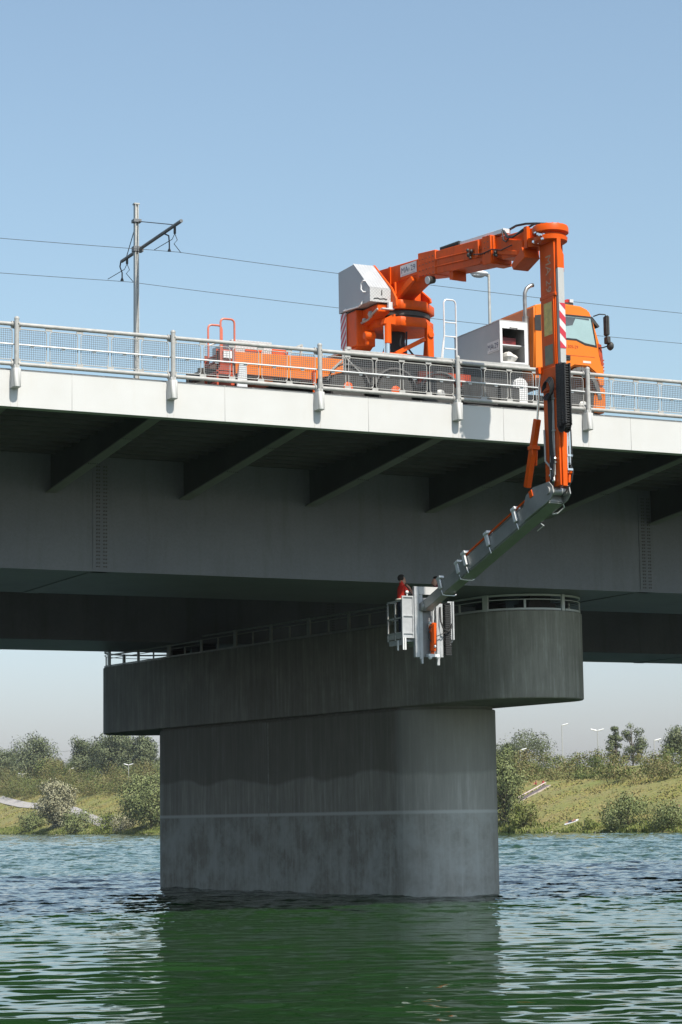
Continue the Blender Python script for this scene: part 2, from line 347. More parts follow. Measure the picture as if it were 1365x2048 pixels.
def build_water():
    radii = [0.5, 4.0, 9.0]; r = 14.0
    while r < 900: radii.append(r); r *= 1.0022 if r < 110 else (1.003 if r < 260 else 1.006)
    radii += [1400, 2500, 5000, 9000]
    half = 0.30; na = 430
    angs = list(np.linspace(-half, half, na)); angs += list(np.linspace(half, 2*math.pi-half, 40)[1:-1])
    A = np.array(angs)+0.0; R = np.array(radii); dR = np.gradient(R)
    aa, RR = np.meshgrid(A, R); dd = np.repeat(dR[:, None], len(A), 1)
    dd = np.maximum(dd, RR*0.6/na*1.0); dd[:, na:] = 99
    X = CAM.x+RR*np.sin(TH+aa); Y = CAM.y+RR*np.cos(TH+aa)
    Z = waves(X, Y, np.maximum(dd, 0.02)); 
    edge = np.clip((half-np.abs(aa))/0.03, 0, 1); Z = Z*edge
    nr, nc = X.shape; co = np.stack([X, Y, Z], -1).reshape(-1, 3).astype(np.float32)
    i = np.arange(nr-1)[:, None]*nc; j = np.arange(nc)[None, :]; j2 = (j+1) % nc
    q = np.stack([i+j, i+j2, i+nc+j2, i+nc+j], -1).reshape(-1, 4)[:, ::-1]
    me = bpy.data.meshes.new('water'); me.vertices.add(len(co)); me.vertices.foreach_set('co', co.ravel())
    me.loops.add(q.size); me.loops.foreach_set('vertex_index', q.ravel().astype(np.int32))
    me.polygons.add(len(q)); me.polygons.foreach_set('loop_start', np.arange(0, q.size, 4, dtype=np.int32))
    me.polygons.foreach_set('loop_total', np.full(len(q), 4, dtype=np.int32)); me.polygons.foreach_set('use_smooth', np.ones(len(q), dtype=bool))
    me.materials.append(water_mat()); me.update(calc_edges=True); me.validate()
    o = bpy.data.objects.new('water', me); C.objects.link(o); o['kind'] = 'structure'
build_water()

# ------------------------------------------------------------------ far bank terrain
def sm(t): t = min(max(t, 0), 1); return t*t*(3-2*t)
def ter(u, v):
    s = u-176.5
    if s < 0: z = s*.5
    elif s < 2: z = s*.4
    elif s < 25: z = .8+8.2*((s-2)/23)
    else: z = 9+3*sm((s-25)/30)
    if z > 0: z *= 1+.0008*(min(max(v, 150), 650)-280)
    return z
def terrain_mat():
    m, N, L, b = newmat('dry_summer_grass')
    v = coord(N, L); f = noise(N, L, v, 0.11, 6, 0.65); g = noise(N, L, v, 0.9, 6, 0.75); h = noise(N, L, coord(N, L, (1, 0.35, 1)), 2.8, 4, 0.8)
    c = ramp(N, L, f, [(0.30, (0.175, 0.20, 0.042)), (0.5, (0.225, 0.21, 0.062)), (0.68, (0.255, 0.20, 0.085))])
    c = mix(N, L, math_(N, L, 'MULTIPLY', ramp(N, L, g, [(0.42, 0), (0.62, 1)]), 0.55), c, (0.11, 0.135, 0.026))
    c = mix(N, L, math_(N, L, 'MULTIPLY', ramp(N, L, h, [(0.45, 0), (0.65, 1)]), 0.45), c, (0.21, 0.175, 0.085))
    L.new(c, b.inputs['Base Color']); b.inputs['Roughness'].default_value = 0.95; bumpn(N, L, b, g, 0.6, 0.3); return m
def build_terrain():
    us = [170, 174, 176, 176.5]+[176.5+i for i in range(1, 30)]+[176.5+30+3*i for i in range(12)]+[260, 320, 420, 600, 1000]
    vs = [-300, -150, -50]+[i*6.0 for i in range(0, 130)]+[800, 900, 1100, 1500, 2200]
    rng = random.Random(3); co = []; fs = []
    for u in us:
        for v in vs:
            z = ter(u, v)
            if 177 < u < 300: z += 0.10*math.sin(v*.31+u*.7)+0.08*math.sin(v*.83-u*.4)+rng.uniform(-.06, .06)
            co.append((u+(0.35*math.sin(v*.21)+0.2*math.sin(v*.77) if 174 < u < 180 else 0), v, z))
    n = len(vs)
    for i in range(len(us)-1):
        for j in range(n-1): fs.append((i*n+j, (i+1)*n+j, (i+1)*n+j+1, i*n+j+1))
    b = MB(); b.add(co, fs); o = b.build('river_bank_terrain', terrain_mat(), sharp=180); o['kind'] = 'structure'
build_terrain()
def build_path():
    pts = [(180.6, 482, 2.3), (182.5, 490.8, 2.6), (186.5, 513.1, 4.3), (191.1, 538.6, 6.4), (193.2, 558.6, 7.4), (194.1, 576.7, 7.9), (195.0, 591.7, 8.3), (197.3, 612.0, 9.5), (199.5, 629.1, 10.6), (204, 650, 11), (212.4, 686.1, 12.8)]
    P = [Vector((p[0], p[1])) for p in pts]; fine = []
    for i in range(len(P)-1):
        for k in range(8): fine.append(P[i].lerp(P[i+1], k/8))
    co = []; fs = []
    for i, p in enumerate(fine):
        d = (fine[min(i+1, len(fine)-1)]-fine[max(i-1, 0)]).normalized(); nn = Vector((d.y, -d.x))*1.5
        for q in (p-nn, p+nn): co.append((q.x, q.y, ter(q.x, q.y)+.22))
        if i: fs.append((2*i-2, 2*i-1, 2*i+1, 2*i))
    b = MB(); b.add(co, fs); o = b.build('footpath', mat('pale_gravel_path', (0.40, 0.37, 0.345), 0.9, 0, 0.12, 1.2)); o['kind'] = 'structure'
build_path()

# ------------------------------------------------------------------ bridge
U0, U1 = -60.0, 178.0
ZG, ZD = 9.54, 12.92            # girder soffit, underside of deck plate
bridge = thing('road_bridge', (0, 0, ZG), 'grey steel box girder road bridge with white edge beam crossing the river', 'bridge')
b = MB(); b.box(U0, U1, .36, 45.1, ZD, 13.30)
for v0, v1 in ((0.9, 8.5), (15.2, 31.4), (37, 44.6)):
    v = v0
    while v < v1: b.prism([(v, ZD+.01), (v+.32, ZD+.01), (v+.25, ZD-.2), (v+.07, ZD-.2)], 'x', U0, U1); v += .66
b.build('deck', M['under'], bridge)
b = MB(); b.box(U0, U1, 2.0-.55, 44, 13.30, 13.40); b.build('roadway', M['asphalt'], bridge)
b = MB(); b.box(U0, U1, .36, 1.45, 13.302, 13.34); b.build('kerb_walk', M['slab'], bridge)
for nm, y0, y1 in (('edge_beam', .06, .358), ('edge_beam', 45.102, 45.4)):
    b = MB(); n = 0; u = 1.45-64
    while u < U1:
        b.box(u+.004, min(u+3.996, U1), y0, y1, 12.36, 13.25); u += 4
    b.box(U0, U1, y0+.012, y1-.001, 12.37, 13.24)
    b.build(nm, M['fascia'], bridge, bevel=.003)
for y0, y1 in ((8.7, 15.0), (31.6, 36.75)):
    b = MB(); b.box(U0, U1, y0, y1, ZG, ZD-.002)
    if y0 < 10: b.prism([(y0-.012, ZG-.02), (y0+.35, ZG-.02), (y0+.35, ZG+.03), (y0-.012, ZG+.03)], 'x', U0, U1)
    g = b.build('box_girder', M['girder'], bridge)
    for us in (-12.91, 5.37, 23.65, 41.93):
        b = MB(); b.box(us-.26, us+.26, y0-.022, y0+.01, ZG+.06, ZD-.3); b.box(us-.24, us+.24, y0+.05, y1-.05, ZG-.02, ZG+.01)
        b.box(us-.012, us+.012, y0-.03, y0+.01, ZG+.06, ZD-.3)
        b.cur = 1
        for du in (-.14, -.07, .07, .14):
            z = ZG+.12
            while z < ZD-.4: b.lathe([(.026, 0), (.024, -.02), (.010, -.028)], (us+du, y0-.022, z), 'y', 6); z += .105
        b.build('splice_plate', [M['girder'], M['fender']], g)
def bracket():
    b = MB()
    b.prism([(.36, ZD), (8.69, ZD), (8.69, 11.70), (.36, 12.50)], 'x', -.012, .012)
    b.cur = 1; b.beam((0, .36, 12.49), (0, 8.69, 11.69), .32, .03); b.cur = 0
    for v in (2.6, 5.2): 
        z = 12.5-.8*(v-.36)/8.33; b.beam((.07, v, z+.02), (.07, v, ZD-.01), .1, .012, up=(0, 1, 0))
        for k in range(6): b.lathe([(.02, -.03), (.018, -.045)], (-.15+.06*k, v, z-.02), 'z', 6)
    return b
k0 = None
for k in range(-4, 15):
    if k0 is None:
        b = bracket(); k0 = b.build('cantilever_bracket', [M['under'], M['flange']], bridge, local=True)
        k0.location = (4*k-.12, 0, -ZG)
    else: inst(k0, bridge, (4*k-.12, 0, -ZG))
b = MB()
for k in range(-4, 20): b.box(4*k-.15, 4*k+.15, 15.003, 31.597, 12.1, ZD-.21)
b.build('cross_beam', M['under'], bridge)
for v, z in ((17.6, 11.6), (27.4, 11.2)):
    b = MB(); b.cyl((U0, v, z), (U1, v, z), .09, n=8); b.build('service_pipe', M['grey'], bridge)

# ------------------------------------------------------------------ pier
AX = Vector((-.103, .995, 0)).normalized(); AN = Vector((AX.y, -AX.x, 0))
def axp(v): return Vector((20.42+.103*(16.9-v), v, 0))
pier = thing('bridge_pier', (19.6, 25, 0), 'stained grey concrete pier with rounded ends and overhanging cap standing in the river', 'bridge pier')
def stadium(c0, c1, R, n=28):
    P = []
    for k in range(n+1): t = math.pi*k/n; P.append(c0+AN*(R*math.cos(t))-AX*(R*math.sin(t)))
    for k in range(n+1): t = math.pi*k/n; P.append(c1-AN*(R*math.cos(t))+AX*(R*math.sin(t)))
    return [(p.x, p.y) for p in P]
c0, c1 = axp(16.30), axp(33.38)
def arcnose(c0, c1, w, s, n=24):
    Rr = (w*w+s*s)/(2*s); ha = math.asin(w/Rr); P = []
    for c, d, e in ((c0, -1, 1), (c1, 1, -1)):
        o = c-AX*(d*(Rr-s))
        for k in range(n+1): t = -ha+2*ha*k/n; P.append(o+AX*(d*Rr*math.cos(t))-AN*(e*Rr*math.sin(t)))
    return [(p.x, p.y) for p in P]
b = MB(); b.prism(arcnose(c0, c1, 1.82, 1.55), 'z', -1.5, 6.14); b.prism(arcnose(c0, c1, 1.72, 1.46), 'z', 6.13, 6.30)
for v in (25.05,): # construction joint: thin raised fillet on both faces
    p = axp(v)
    for sgn in (-1, 1):
        pass
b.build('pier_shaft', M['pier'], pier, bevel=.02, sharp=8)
for sgn in (-1, 1):
    b = MB(); q = axp(25.05)+AN*(sgn*1.822); b.beam((q.x, q.y, 0.3), (q.x, q.y, 6.12), .045, .012, up=AX); b.build('joint_seal', mat('lime_joint', (0.40, 0.41, 0.39), .9, 0, .3, 6), pier)
k0_, k1_ = axp(11.9), axp(38.0)
b = MB(); b.prism(stadium(k0_, k1_, 1.92), 'z', 6.23, 9.0); b.build('pier_cap', M['cap'], pier, bevel=.03, sharp=30)
for v in (11.2, 13.6, 33.2, 35.4):
    p = axp(v); b = MB(); b.box(p.x-.5, p.x+.5, p.y-.45, p.y+.45, 9.0, 9.30); b.box(p.x-.38, p.x+.38, p.y-.35, p.y+.35, 9.30, 9.52); b.build('bearing', M['dark'], pier)
# guard frames round the cap edge
loop = stadium(k0_, k1_, 1.86, 60); P = [Vector((p[0], p[1], 0)) for p in loop]
cum = [0]
for i in range(len(P)): cum.append(cum[-1]+(P[(i+1) % len(P)]-P[i]).length)
def along(t):
    t %= cum[-1]
    for i in range(len(P)):
        if cum[i+1] >= t:
            a = P[i]; q = P[(i+1) % len(P)]; return a.lerp(q, (t-cum[i])/max(1e-6, cum[i+1]-cum[i])), (q-a).normalized()
tot = cum[-1]; nb = 24; bay = tot/nb
guard = thing('pier_guard_rail', (19.6, 25, 9.08), 'low grey framed guard rail running round the top of the pier cap', 'guard rail')
for k in range(nb):
    t0 = k*bay; b = MB(); vm = along(t0+bay/2)[0].y; zt = 9.51 if (7.5 < vm < 16.5 or 30.5 < vm < 37.5) else 9.68
    q, d = along(t0); b.beam((q.x, q.y, 9.0), (q.x, q.y, zt+.01), .2 if k % 2 == 0 else .12, .07, up=d.cross(Vector((0, 0, 1))))
    b.build('post', M['white'] if vm < 13 else M['grey'], guard)  # nose bays paler, the rest greyer: light and shade put into the colour
    pts = [along(t0+.1+(bay-.2)*i/8)[0] for i in range(9)]
    b = MB()
    for i in range(8):
        a, c = pts[i], pts[i+1]
        b.beam((a.x, a.y, zt-.03), (c.x, c.y, zt-.03), .05, .06); b.beam((a.x, a.y, 9.04), (c.x, c.y, 9.04), .05, .06); b.beam((a.x, a.y, zt-.17), (c.x, c.y, zt-.17), .025, .025)
    q, d = along(t0+bay/2); b.beam((q.x, q.y, 9.03), (q.x, q.y, zt-.17), .07, .04, up=d.cross(Vector((0, 0, 1))))
    b.build('rail_frame', M['white'] if vm < 13 else M['grey'], guard)

# ------------------------------------------------------------------ bridge railing
ZR = 13.25
rail = thing('bridge_railing', (0, 0, ZR), 'pale tubular bridge railing with framed wire mesh panels along the white edge beam', 'railing')
RU0, RU1 = -16, 40
b = MB(); b.cyl((RU0, 0, 14.35), (RU1, 0, 14.35), .052, n=12)
for k in range(int(RU0/4), int(RU1/4)):
    for i in range(6): u = 4*k+.02+i*.785+.0; b.box(u-.05 if i else u+.04, u+.12 if i < 5 else u+.05, -.012, .012, 14.24, 14.33)
b.build('top_rail', M['railing'], rail)
b = MB(); b.cyl((RU0, 0, 13.385), (RU1, 0, 13.385), .052, n=12)
for k in range(int(RU0/4), int(RU1/4)):
    for i in range(6): u = 4*k+.02+i*.785; b.box(u-.05 if i else u+.04, u+.12 if i < 5 else u+.05, -.012, .012, 13.40, 13.50)
b.build('bottom_rail', M['railing'], rail)
b = MB(); b.cyl((RU0, -.045, 13.85), (RU1, -.045, 13.85), .021, n=8)
for k in range(int(RU0/4), int(RU1/4)):
    for i in range(5): u = 4*k+.05+i*.785+.37; b.box(u-.045, u+.045, -.03, .0, 13.795, 13.84)
b.build('middle_rail', M['alu'], rail)
def build_post():
    b = MB(); b.cyl((0, -.12, 13.0), (0, -.12, 14.46), .058, n=14); b.lathe([(.064, 0), (.064, .03), (.05, .06), (.02, .075)], (0, -.12, 14.445), 'z', 14)
    for z in (14.35, 13.385):
        b.cyl((-.1, -.0, z), (.1, 0, z), .075, n=12); b.cyl((0, -.12, z), (0, .0, z), .04, n=8)
        b.ball((.03, -.18, z-.01), .018, 6)
    o = b.build('post', M['railing'], None, local=True)
    b = MB(); b.prism([(-.10, .058), (.10, .058), (.10, -.16), (.07, -.215), (0, -.235), (-.07, -.215), (-.10, -.16)], 'z', 12.80, 13.25)
    b.prism([(-.075, .058), (.075, .058), (.06, -.16), (-.06, -.16)], 'z', 13.25, 13.34)
    s = b.build('post_shoe', M['fascia'], None, bevel=.008, local=True)
    return o, s
post0, shoe0 = build_post()
first = True
for k in range(int(RU0/4), int(RU1/4)+1):
    if first: o, s = post0, shoe0; o.parent = rail; first = False
    else: o = inst(post0, rail, (0, 0, 0)); s = inst(shoe0, o, (0, 0, 0))
    o.location = (4*k, 0, -ZR); s.parent = o; s.location = (0, 0, 0)
def build_panel():
    x0, x1, z0, z1, r = .0, .70, 13.485, 14.235, .075
    pts = []
    for cx, cz, a0 in ((x1-r, z1-r, 0), (x0+r, z1-r, 90), (x0+r, z0+r, 180), (x1-r, z0+r, 270)):
        for i in range(5): a = math.radians(a0+i*22.5); pts.append((cx+r*math.cos(a), 0, cz+r*math.sin(a)))
    b = MB(); b.tube(pts, .0125, 6, closed=True); o = b.build('mesh_panel', M['railing'], None, local=True)
    b = MB(); w = .0038
    n = 13
    for i in range(1, n): u = x0+(x1-x0)*i/n; b.box(u-w, u+w, -w, w, z0+.01, z1-.01)
    for i in range(1, n+1): z = z0+(z1-z0)*i/(n+1); b.box(x0+.01, x1-.01, -w+.007, w+.007, z-w, z+w)
    i_ = b.build('wire_infill', M['wire'], None, local=True)
    return o, i_
pan0, inf0 = build_panel(); first = True
for k in range(int(RU0/4), int(RU1/4)):
    for i in range(5):
        if first: o, s = pan0, inf0; o.parent = rail; first = False
        else: o = inst(pan0, rail, (0, 0, 0)); s = inst(inf0, o, (0, 0, 0))
        o.location = (4*k+.085+.785*i-.0, 0, -ZR); s.parent = o; s.location = (0, 0, 0)

# ------------------------------------------------------------------ tram mast, its wires, the street lamp on the bridge
mast = thing('catenary_mast', (11.62, 22, 13.4), 'slender grey steel overhead line mast with tilted cross arm behind the railing', 'mast')
b = MB(); b.prism([(11.49, 13.41), (11.61, 13.41), (11.585, 24.2), (11.515, 24.2)], 'y', 21.96, 22.04); b.prism([(11.61, 13.41), (11.64, 13.41), (11.615, 24.2), (11.585, 24.2)], 'y', 21.91, 22.09); b.prism([(11.46, 13.41), (11.49, 13.41), (11.515, 24.2), (11.485, 24.2)], 'y', 21.91, 22.09)
b.box(11.45, 11.65, 21.9, 22.1, 24.2, 24.25); b.build('pole', M['grey'], mast)
a0 = Vector((11.54, 23.8, 22.58)); a1 = Vector((11.54, 18.1, 22.66))
b = MB(); b.cyl(a0+Vector((.14, 0, 0)), a1+Vector((.14, 0, 0)), .062, n=8); b.box(11.42, 11.78, 21.88, 22.12, 22.5, 22.68); b.box(11.42, 11.70, 21.86, 22.14, 23.55, 23.66); b.build('cross_arm', M['wire'], mast)
for y0, y1 in ((22.1, 23.3), (21.9, 18.6)):
    b = MB(); b.cyl((11.6, y0, 23.58), (11.68, y1, 22.64), .016, n=5); b.build('stay_wire', M['dark'], mast)
WY = {'near': 19.2, 'far': 23.75}
for nm, v, sg in (('near', 18.7, 1), ('far', 23.25, 1)):
    x = 11.68; b = MB(); w = WY[nm]; e = w+(.55 if nm == 'near' else .0)
    pts = [(x, e, 22.6), (x, e-.12 if nm == 'near' else e+.14, 22.58), (x, w+.05 if nm == 'near' else w+.22, 22.42), (x, w, 22.15), (x, w, 21.95)]
    b.tube(pts, .026, 6); b.lathe([(.07, 0), (.03, .1)], (x, w, 21.86), 'z', 8); b.build('insulator_arm', M['dark'], mast)
    b = MB(); b.cyl((x, v, 22.6), (x, v, 22.36), .045, n=6); b.tube([(x, v, 22.36), (x+.09, v, 22.15), (x-.03, v, 22.0), (x+.42, w, 21.86)], .013, 5); b.tube([(x, v, 22.36), (x-.1, v, 22.15), (x-.55, w, 21.86)], .013, 5); b.build('hanger', M['dark'], mast)
def wire(name, v, z, label):
    b = MB(); pts = []
    n = 40
    for i in range(-3*n, 5*n+1):
        u = i*40/n; t = ((u-11.9) % 40)/40; pts.append((u, v, z-0.32*4*t*(1-t)))
    b.tube(pts, .0095, 5); return tag(b.build(name, M['dark']), label, 'overhead wire')
wire('contact_wire', WY['near'], 21.87, 'thin dark contact wire held by the upper right end of the tilted mast arm')
wire('contact_wire', WY['far'], 21.84, 'thin dark contact wire held by the lower left end of the tilted mast arm')
lamp = thing('street_lamp', (27.05, 24, 13.4), 'grey street lamp standing on the bridge, its head just under the orange boom', 'street lamp')
b = MB(); b.cyl((27.05, 24, 13.41), (27.05, 24, 20.2), .10, .085, 10); b.cyl((27.05, 24, 20.2), (27.05, 24, 23.62), .07, .05, 10); b.cyl((27.05, 24, 23.55), (26.75, 24, 23.62), .05, n=6); b.build('pole', M['grey'], lamp)
b = MB(); b.ball((26.62, 24, 23.62), .42, 12, sx=1, sy=.5, sz=.30); h = b.build('lamp_head', M['lamp_white'], lamp)
b = MB(); b.ball((26.56, 24, 23.54), .3, 10, sx=1, sy=.5, sz=.35); b.build('lamp_lens', M['clear'], h)

# ------------------------------------------------------------------ bridge inspection truck
TZ = 13.40
truck = thing('inspection_truck', (11.8, 3.25, TZ), 'orange bridge inspection truck on the deck, its jointed boom reaching down over the railing', 'inspection truck')
def wheel(u, v, hub, outer=-1):
    r = .525
    b = MB(); b.lathe([(.30, -.15), (.40, -.165), (.49, -.16), (.525, -.12), (.525, .12), (.49, .16), (.40, .165), (.30, .15)], (u, v, TZ+r), 'y', 32)
    for k in range(32):
        t = 2*math.pi*k/32; c, s_ = math.cos(t), math.sin(t)
        b.beam((u+.527*c, v-.13, TZ+r+.527*s_), (u+.527*c, v+.13, TZ+r+.527*s_), .035, .022, up=(c, 0, s_))
    w = b.build('wheel', M['tyre'], truck)
    b = MB(); f = v+outer*.10
    b.lathe([(.31, .0), (.30, outer*.02), (.26, outer*.0), (.20, -outer*.04)], (u, f, TZ+r), 'y', 24); b.lathe([(.15, -outer*.04), (.14, outer*.06), (.08, outer*.10)], (u, f, TZ+r), 'y', 16)
    for k in range(10):
        t = 2*math.pi*k/10; b.lathe([(.018, 0), (.016, outer*.05)], (u+.20*math.cos(t), f-outer*.03, TZ+r+.20*math.sin(t)), 'y', 6)
    b.build('rim', M[hub], w, label=None)
for u in (9.90, 11.33, 12.70, 17.25):
    for v in (2.25, 4.25):
        wheel(u, v, 'orange' if u < 12 else 'grey', -1 if v < 3 else 1)
b = MB()
for v in (2.85, 3.65): b.box(5.9, 17.4, v-.05, v+.05, 14.0, 14.28)
for u in (6, 8, 10.6, 12, 14, 16): b.box(u-.05, u+.05, 2.9, 3.6, 14.03, 14.22)
b.box(13.4, 14.5, 2.1, 2.7, 13.75, 14.35); b.box(14.6, 15.2, 2.12, 2.7, 13.8, 14.3)
for u in (9.90, 11.33, 12.70, 17.25): b.cyl((u, 2.4, TZ+.525), (u, 4.1, TZ+.525), .07, n=8)
b.build('chassis', M['dark'], truck, bevel=.01)
b = MB(); b.cyl((13.6, 2.35, 13.95), (14.4, 2.35, 13.95), .25, n=18); b.build('air_tank', M['alu'], truck)
b = MB(); b.prism([(15.05, 13.85), (15.5, 13.85), (15.5, 14.5), (15.3, 14.62), (15.05, 14.5)], 'y', 2.15, 2.6); b.build('canister', M['lamp_white'], truck, bevel=.04, seg=2)
# deck platform between rear body and cab
b = MB(); b.prism([(9.78, 2.02), (15.5, 2.02), (15.5, 4.5), (10.3, 4.5), (9.78, 3.5)], 'z', 14.86, 14.93)
b.build('deck_platform', M['grey'], truck, bevel=.008)
b = MB(); b.box(9.9, 15.4, 2.3, 4.3, 14.55, 14.855); b.box(9.95, 12.1, 2.3, 4.3, 14.28, 14.55); b.box(13.7, 15.4, 2.3, 4.3, 14.28, 14.55); b.build('platform_beam', M['dark'], truck, bevel=.008)  # dark colour carries the shade under the platform edge
b = MB(); b.box(12.1, 13.7, 2.18, 4.3, 14.20, 14.549); b.build('sub_frame', M['red_frame'], truck, bevel=.01)
for u in (9.90, 11.33, 12.70):
    b = MB(); pts = [(u+.66*math.cos(t), TZ+.5+.66*math.sin(t)) for t in [math.radians(a) for a in range(15, 166, 15)]]; q = [(u+.62*math.cos(t), TZ+.5+.62*math.sin(t)) for t in [math.radians(a) for a in range(165, 14, -15)]]
    for i in range(len(pts)-1): b.prism([pts[i], pts[i+1], q[len(q)-2-i], q[len(q)-1-i]], 'y', 2.06, 2.5)
    b.build('wheel_fender', M['fender'], truck)
# rear body
b = MB(); b.prism([(6.62, 14.03), (8.84, 14.03), (9.75, 14.30), (9.75, 14.66), (6.62, 14.62)], 'y', 2.06, 2.14); b.prism([(6.62, 14.03), (9.75, 14.03), (9.75, 14.66), (6.62, 14.62)], 'y', 3.92, 4.0)
b.box(6.62, 9.75, 2.12, 3.94, 14.56, 14.63); b.box(6.62, 6.70, 2.12, 3.94, 14.03, 14.56); b.box(7.35, 7.75, 2.2, 3.9, 13.85, 14.1)
b.build('rear_body', M['orange_cab'], truck, bevel=.012)
b = MB(); b.box(6.10, 6.60, 2.1, 3.0, 14.0, 14.08); b.box(6.10, 6.17, 2.1, 2.16, 13.7, 14.62); b.box(6.10, 6.17, 2.86, 2.92, 13.6, 14.62); b.box(6.10, 6.6, 2.1, 2.16, 14.1, 14.30); b.box(6.17, 6.6, 2.12, 2.9, 14.50, 14.56)
b.box(6.50, 6.615, 2.1, 4.0, 13.72, 14.03); b.box(6.1, 6.6, 2.1, 2.13, 14.3, 14.66); b.box(6.0, 8.6, 2.5, 4.0, 13.50, 13.60)
for z in (13.75, 14.0, 14.3): b.box(6.09, 6.13, 2.16, 2.86, z, z+.05)
b.build('rear_frame', M['red_frame'], truck, bevel=.01)
b = MB(); b.box(6.28, 6.52, 2.06, 2.10, 14.42, 14.62)
for k in range(3): b.box(6.29+.08*k, 6.35+.08*k, 2.04, 2.07, 14.43, 14.61)
b.build('tail_lamp', M['lamp_white'], truck)
b = MB(); b.prism([(6.62, 13.62), (6.92, 13.62), (6.90, 14.22), (6.78, 14.30), (6.70, 14.28)], 'y', 1.98, 2.05); b.build('mud_flap', M['alu'], truck)
def hoop(u0_, u1_, v, zt, r=.028):
    b = MB(); c = .10
    pts = [(u0_, v, 14.3), (u0_, v, zt-c)]+[(u0_+c-c*math.cos(math.radians(a)), v, zt-c+c*math.sin(math.radians(a))) for a in (30, 60, 90)]+[(u1_-c+c*math.sin(math.radians(a)), v, zt-c+c*math.cos(math.radians(a))) for a in (0, 30, 60, 90)]+[(u1_, v, 14.3)]
    b.tube(pts, r, 8); b.build('guard_hoop', M['hoop'], truck)
hoop(6.19, 6.58, 2.85, 15.46); hoop(6.19, 6.58, 2.02, 15.45); 
b = MB(); b.cyl((6.2, 2.9, 14.9), (6.6, 2.9, 15.05), .02, n=6); b.cyl((6.58, 2.06, 14.8), (6.9, 2.9, 14.98), .02, n=6); b.build('guard_brace', M['grey'], truck)
b = MB(); b.box(6.62, 7.78, 2.3, 3.6, 14.64, 15.0); b.build('tread_locker', M['tread'], truck, bevel=.015)
b = MB(); b.box(7.0, 7.5, 2.26, 2.3, 14.70, 14.76); b.box(7.78, 8.25, 2.3, 3.4, 14.64, 14.83); b.build('orange_locker', M['orange'], truck, bevel=.015)
b = MB(); b.beam((8.15, 2.2, 14.78), (8.6, 2.2, 14.98), .06, .05); b.beam((8.6, 2.2, 14.98), (8.55, 2.2, 14.62), .07, .05); b.beam((9.35, 2.06, 14.3), (9.7, 2.06, 14.62), .05, .05); b.build('folding_step', M['grey'], truck)
b = MB(); b.cyl((8.86, 2.0, 13.42), (8.86, 2.0, 14.24), .055, n=10); b.ball((8.86, 2.0, 14.24), .06, 8); b.box(8.7, 9.02, 1.9, 2.1, 13.405, 13.43); b.box(8.82, 8.9, 2.0, 3.0, 14.05, 14.15); b.build('stabiliser_leg', M['orange'], truck)
b = MB(); b.cyl((9.9, 2.1, 14.93), (9.9, 2.1, 15.0), .1, n=10); b.cyl((10.3, 2.08, 14.3), (9.75, 2.08, 14.78), .022, n=6); b.cyl((9.75, 2.08, 14.78), (9.75, 2.08, 14.3), .03, n=6); b.build('hand_rail', M['grey'], truck)
# turret: fixed frame, slewing ring, upper frame
TC = Vector((12.03, 3.25, 0))
def octo(R, a0=22.5, n=8): return [(TC.x+R*math.cos(math.radians(a0+k*360/n)), TC.y+R*math.sin(math.radians(a0+k*360/n))) for k in range(n)]
b = MB(); b.prism(octo(.99), 'z', 15.80, 16.06); b.build('turret_base_ring', M['orange'], truck, bevel=.015)
b = MB(); b.lathe([(.86, 16.06), (.86, 16.12), (.90, 16.12), (.90, 16.24)], (TC.x, TC.y, 0), 'z', 32); b.build('slewing_bearing', M['dark'], truck)
for u_, v_, a in ((12.55, 2.42, 0), (12.55, 4.08, 0), (11.42, 4.08, 0)):
    b = MB(); s_ = -1 if v_ < 3 else 1
    b.prism([(u_-.10, 14.93), (u_+.12, 14.93), (u_+.12, 15.74), (u_-.10, 15.98)], 'y', v_-.06, v_+.06); b.prism([(v_, 14.93), (v_+.3*-s_, 14.93), (v_+.15*-s_, 15.85), (v_, 15.85)], 'x', u_-.05, u_+.05)
    b.lathe([(.09, 0), (.09, s_*.05)], (u_+.02, v_+s_*.06, 15.62), 'y', 12); b.build('turret_leg', M['orange'], truck, bevel=.012)
b = MB(); b.beam((11.52, 2.42, 15.02), (12.42, 2.42, 15.50), .10, .12); b.box(11.1, 12.5, 2.36, 2.48, 14.93, 15.03); b.build('turret_brace', M['orange'], truck, bevel=.01)
b = MB(); b.beam((11.5, 4.05, 15.0), (12.4, 4.05, 15.5), .1, .12); b.build('turret_brace', M['orange'], truck, bevel=.01)
b = MB(); b.lathe([(.34, 14.95), (.34, 15.3), (.28, 15.5), (.30, 15.80)], (TC.x-.05, TC.y+.1, 0), 'z', 18); b.tube([(11.8, 2.6, 15.6), (11.75, 2.62, 15.35), (11.9, 2.65, 15.1), (12.1, 2.7, 15.0)], .03, 6); b.tube([(11.95, 2.6, 15.7), (11.95, 2.62, 15.3), (12.2, 2.65, 15.05)], .03, 6); b.build('rotary_union', M['black'], truck)
b = MB(); b.cyl((11.21, 2.3, 15.26), (11.21, 2.3, 15.82), .105, n=16); b.prism([(11.06, 15.78), (11.42, 15.78), (11.42, 16.06), (11.36, 16.06), (11.1, 15.92)], 'y', 2.22, 2.4); c_ = b.build('stabiliser_cylinder', M['orange'], truck)
b = MB(); b.cyl((11.21, 2.3, 14.9), (11.21, 2.3, 15.27), .065, n=12); b.cyl((11.09, 2.26, 14.95), (11.09, 2.26, 15.72), .018, n=6); b.build('cylinder_rod', M['chrome'], c_)
b = MB(); b.prism(octo(1.02), 'z', 16.27, 16.52)
for x0, x1 in ((11.44, 11.50), (12.56, 12.62)):
    b.prism([(2.33, 16.5), (2.36, 16.62), (2.9, 16.98), (3.1, 17.2), (4.2, 17.2), (4.2, 16.5)], 'x', x0, x1)
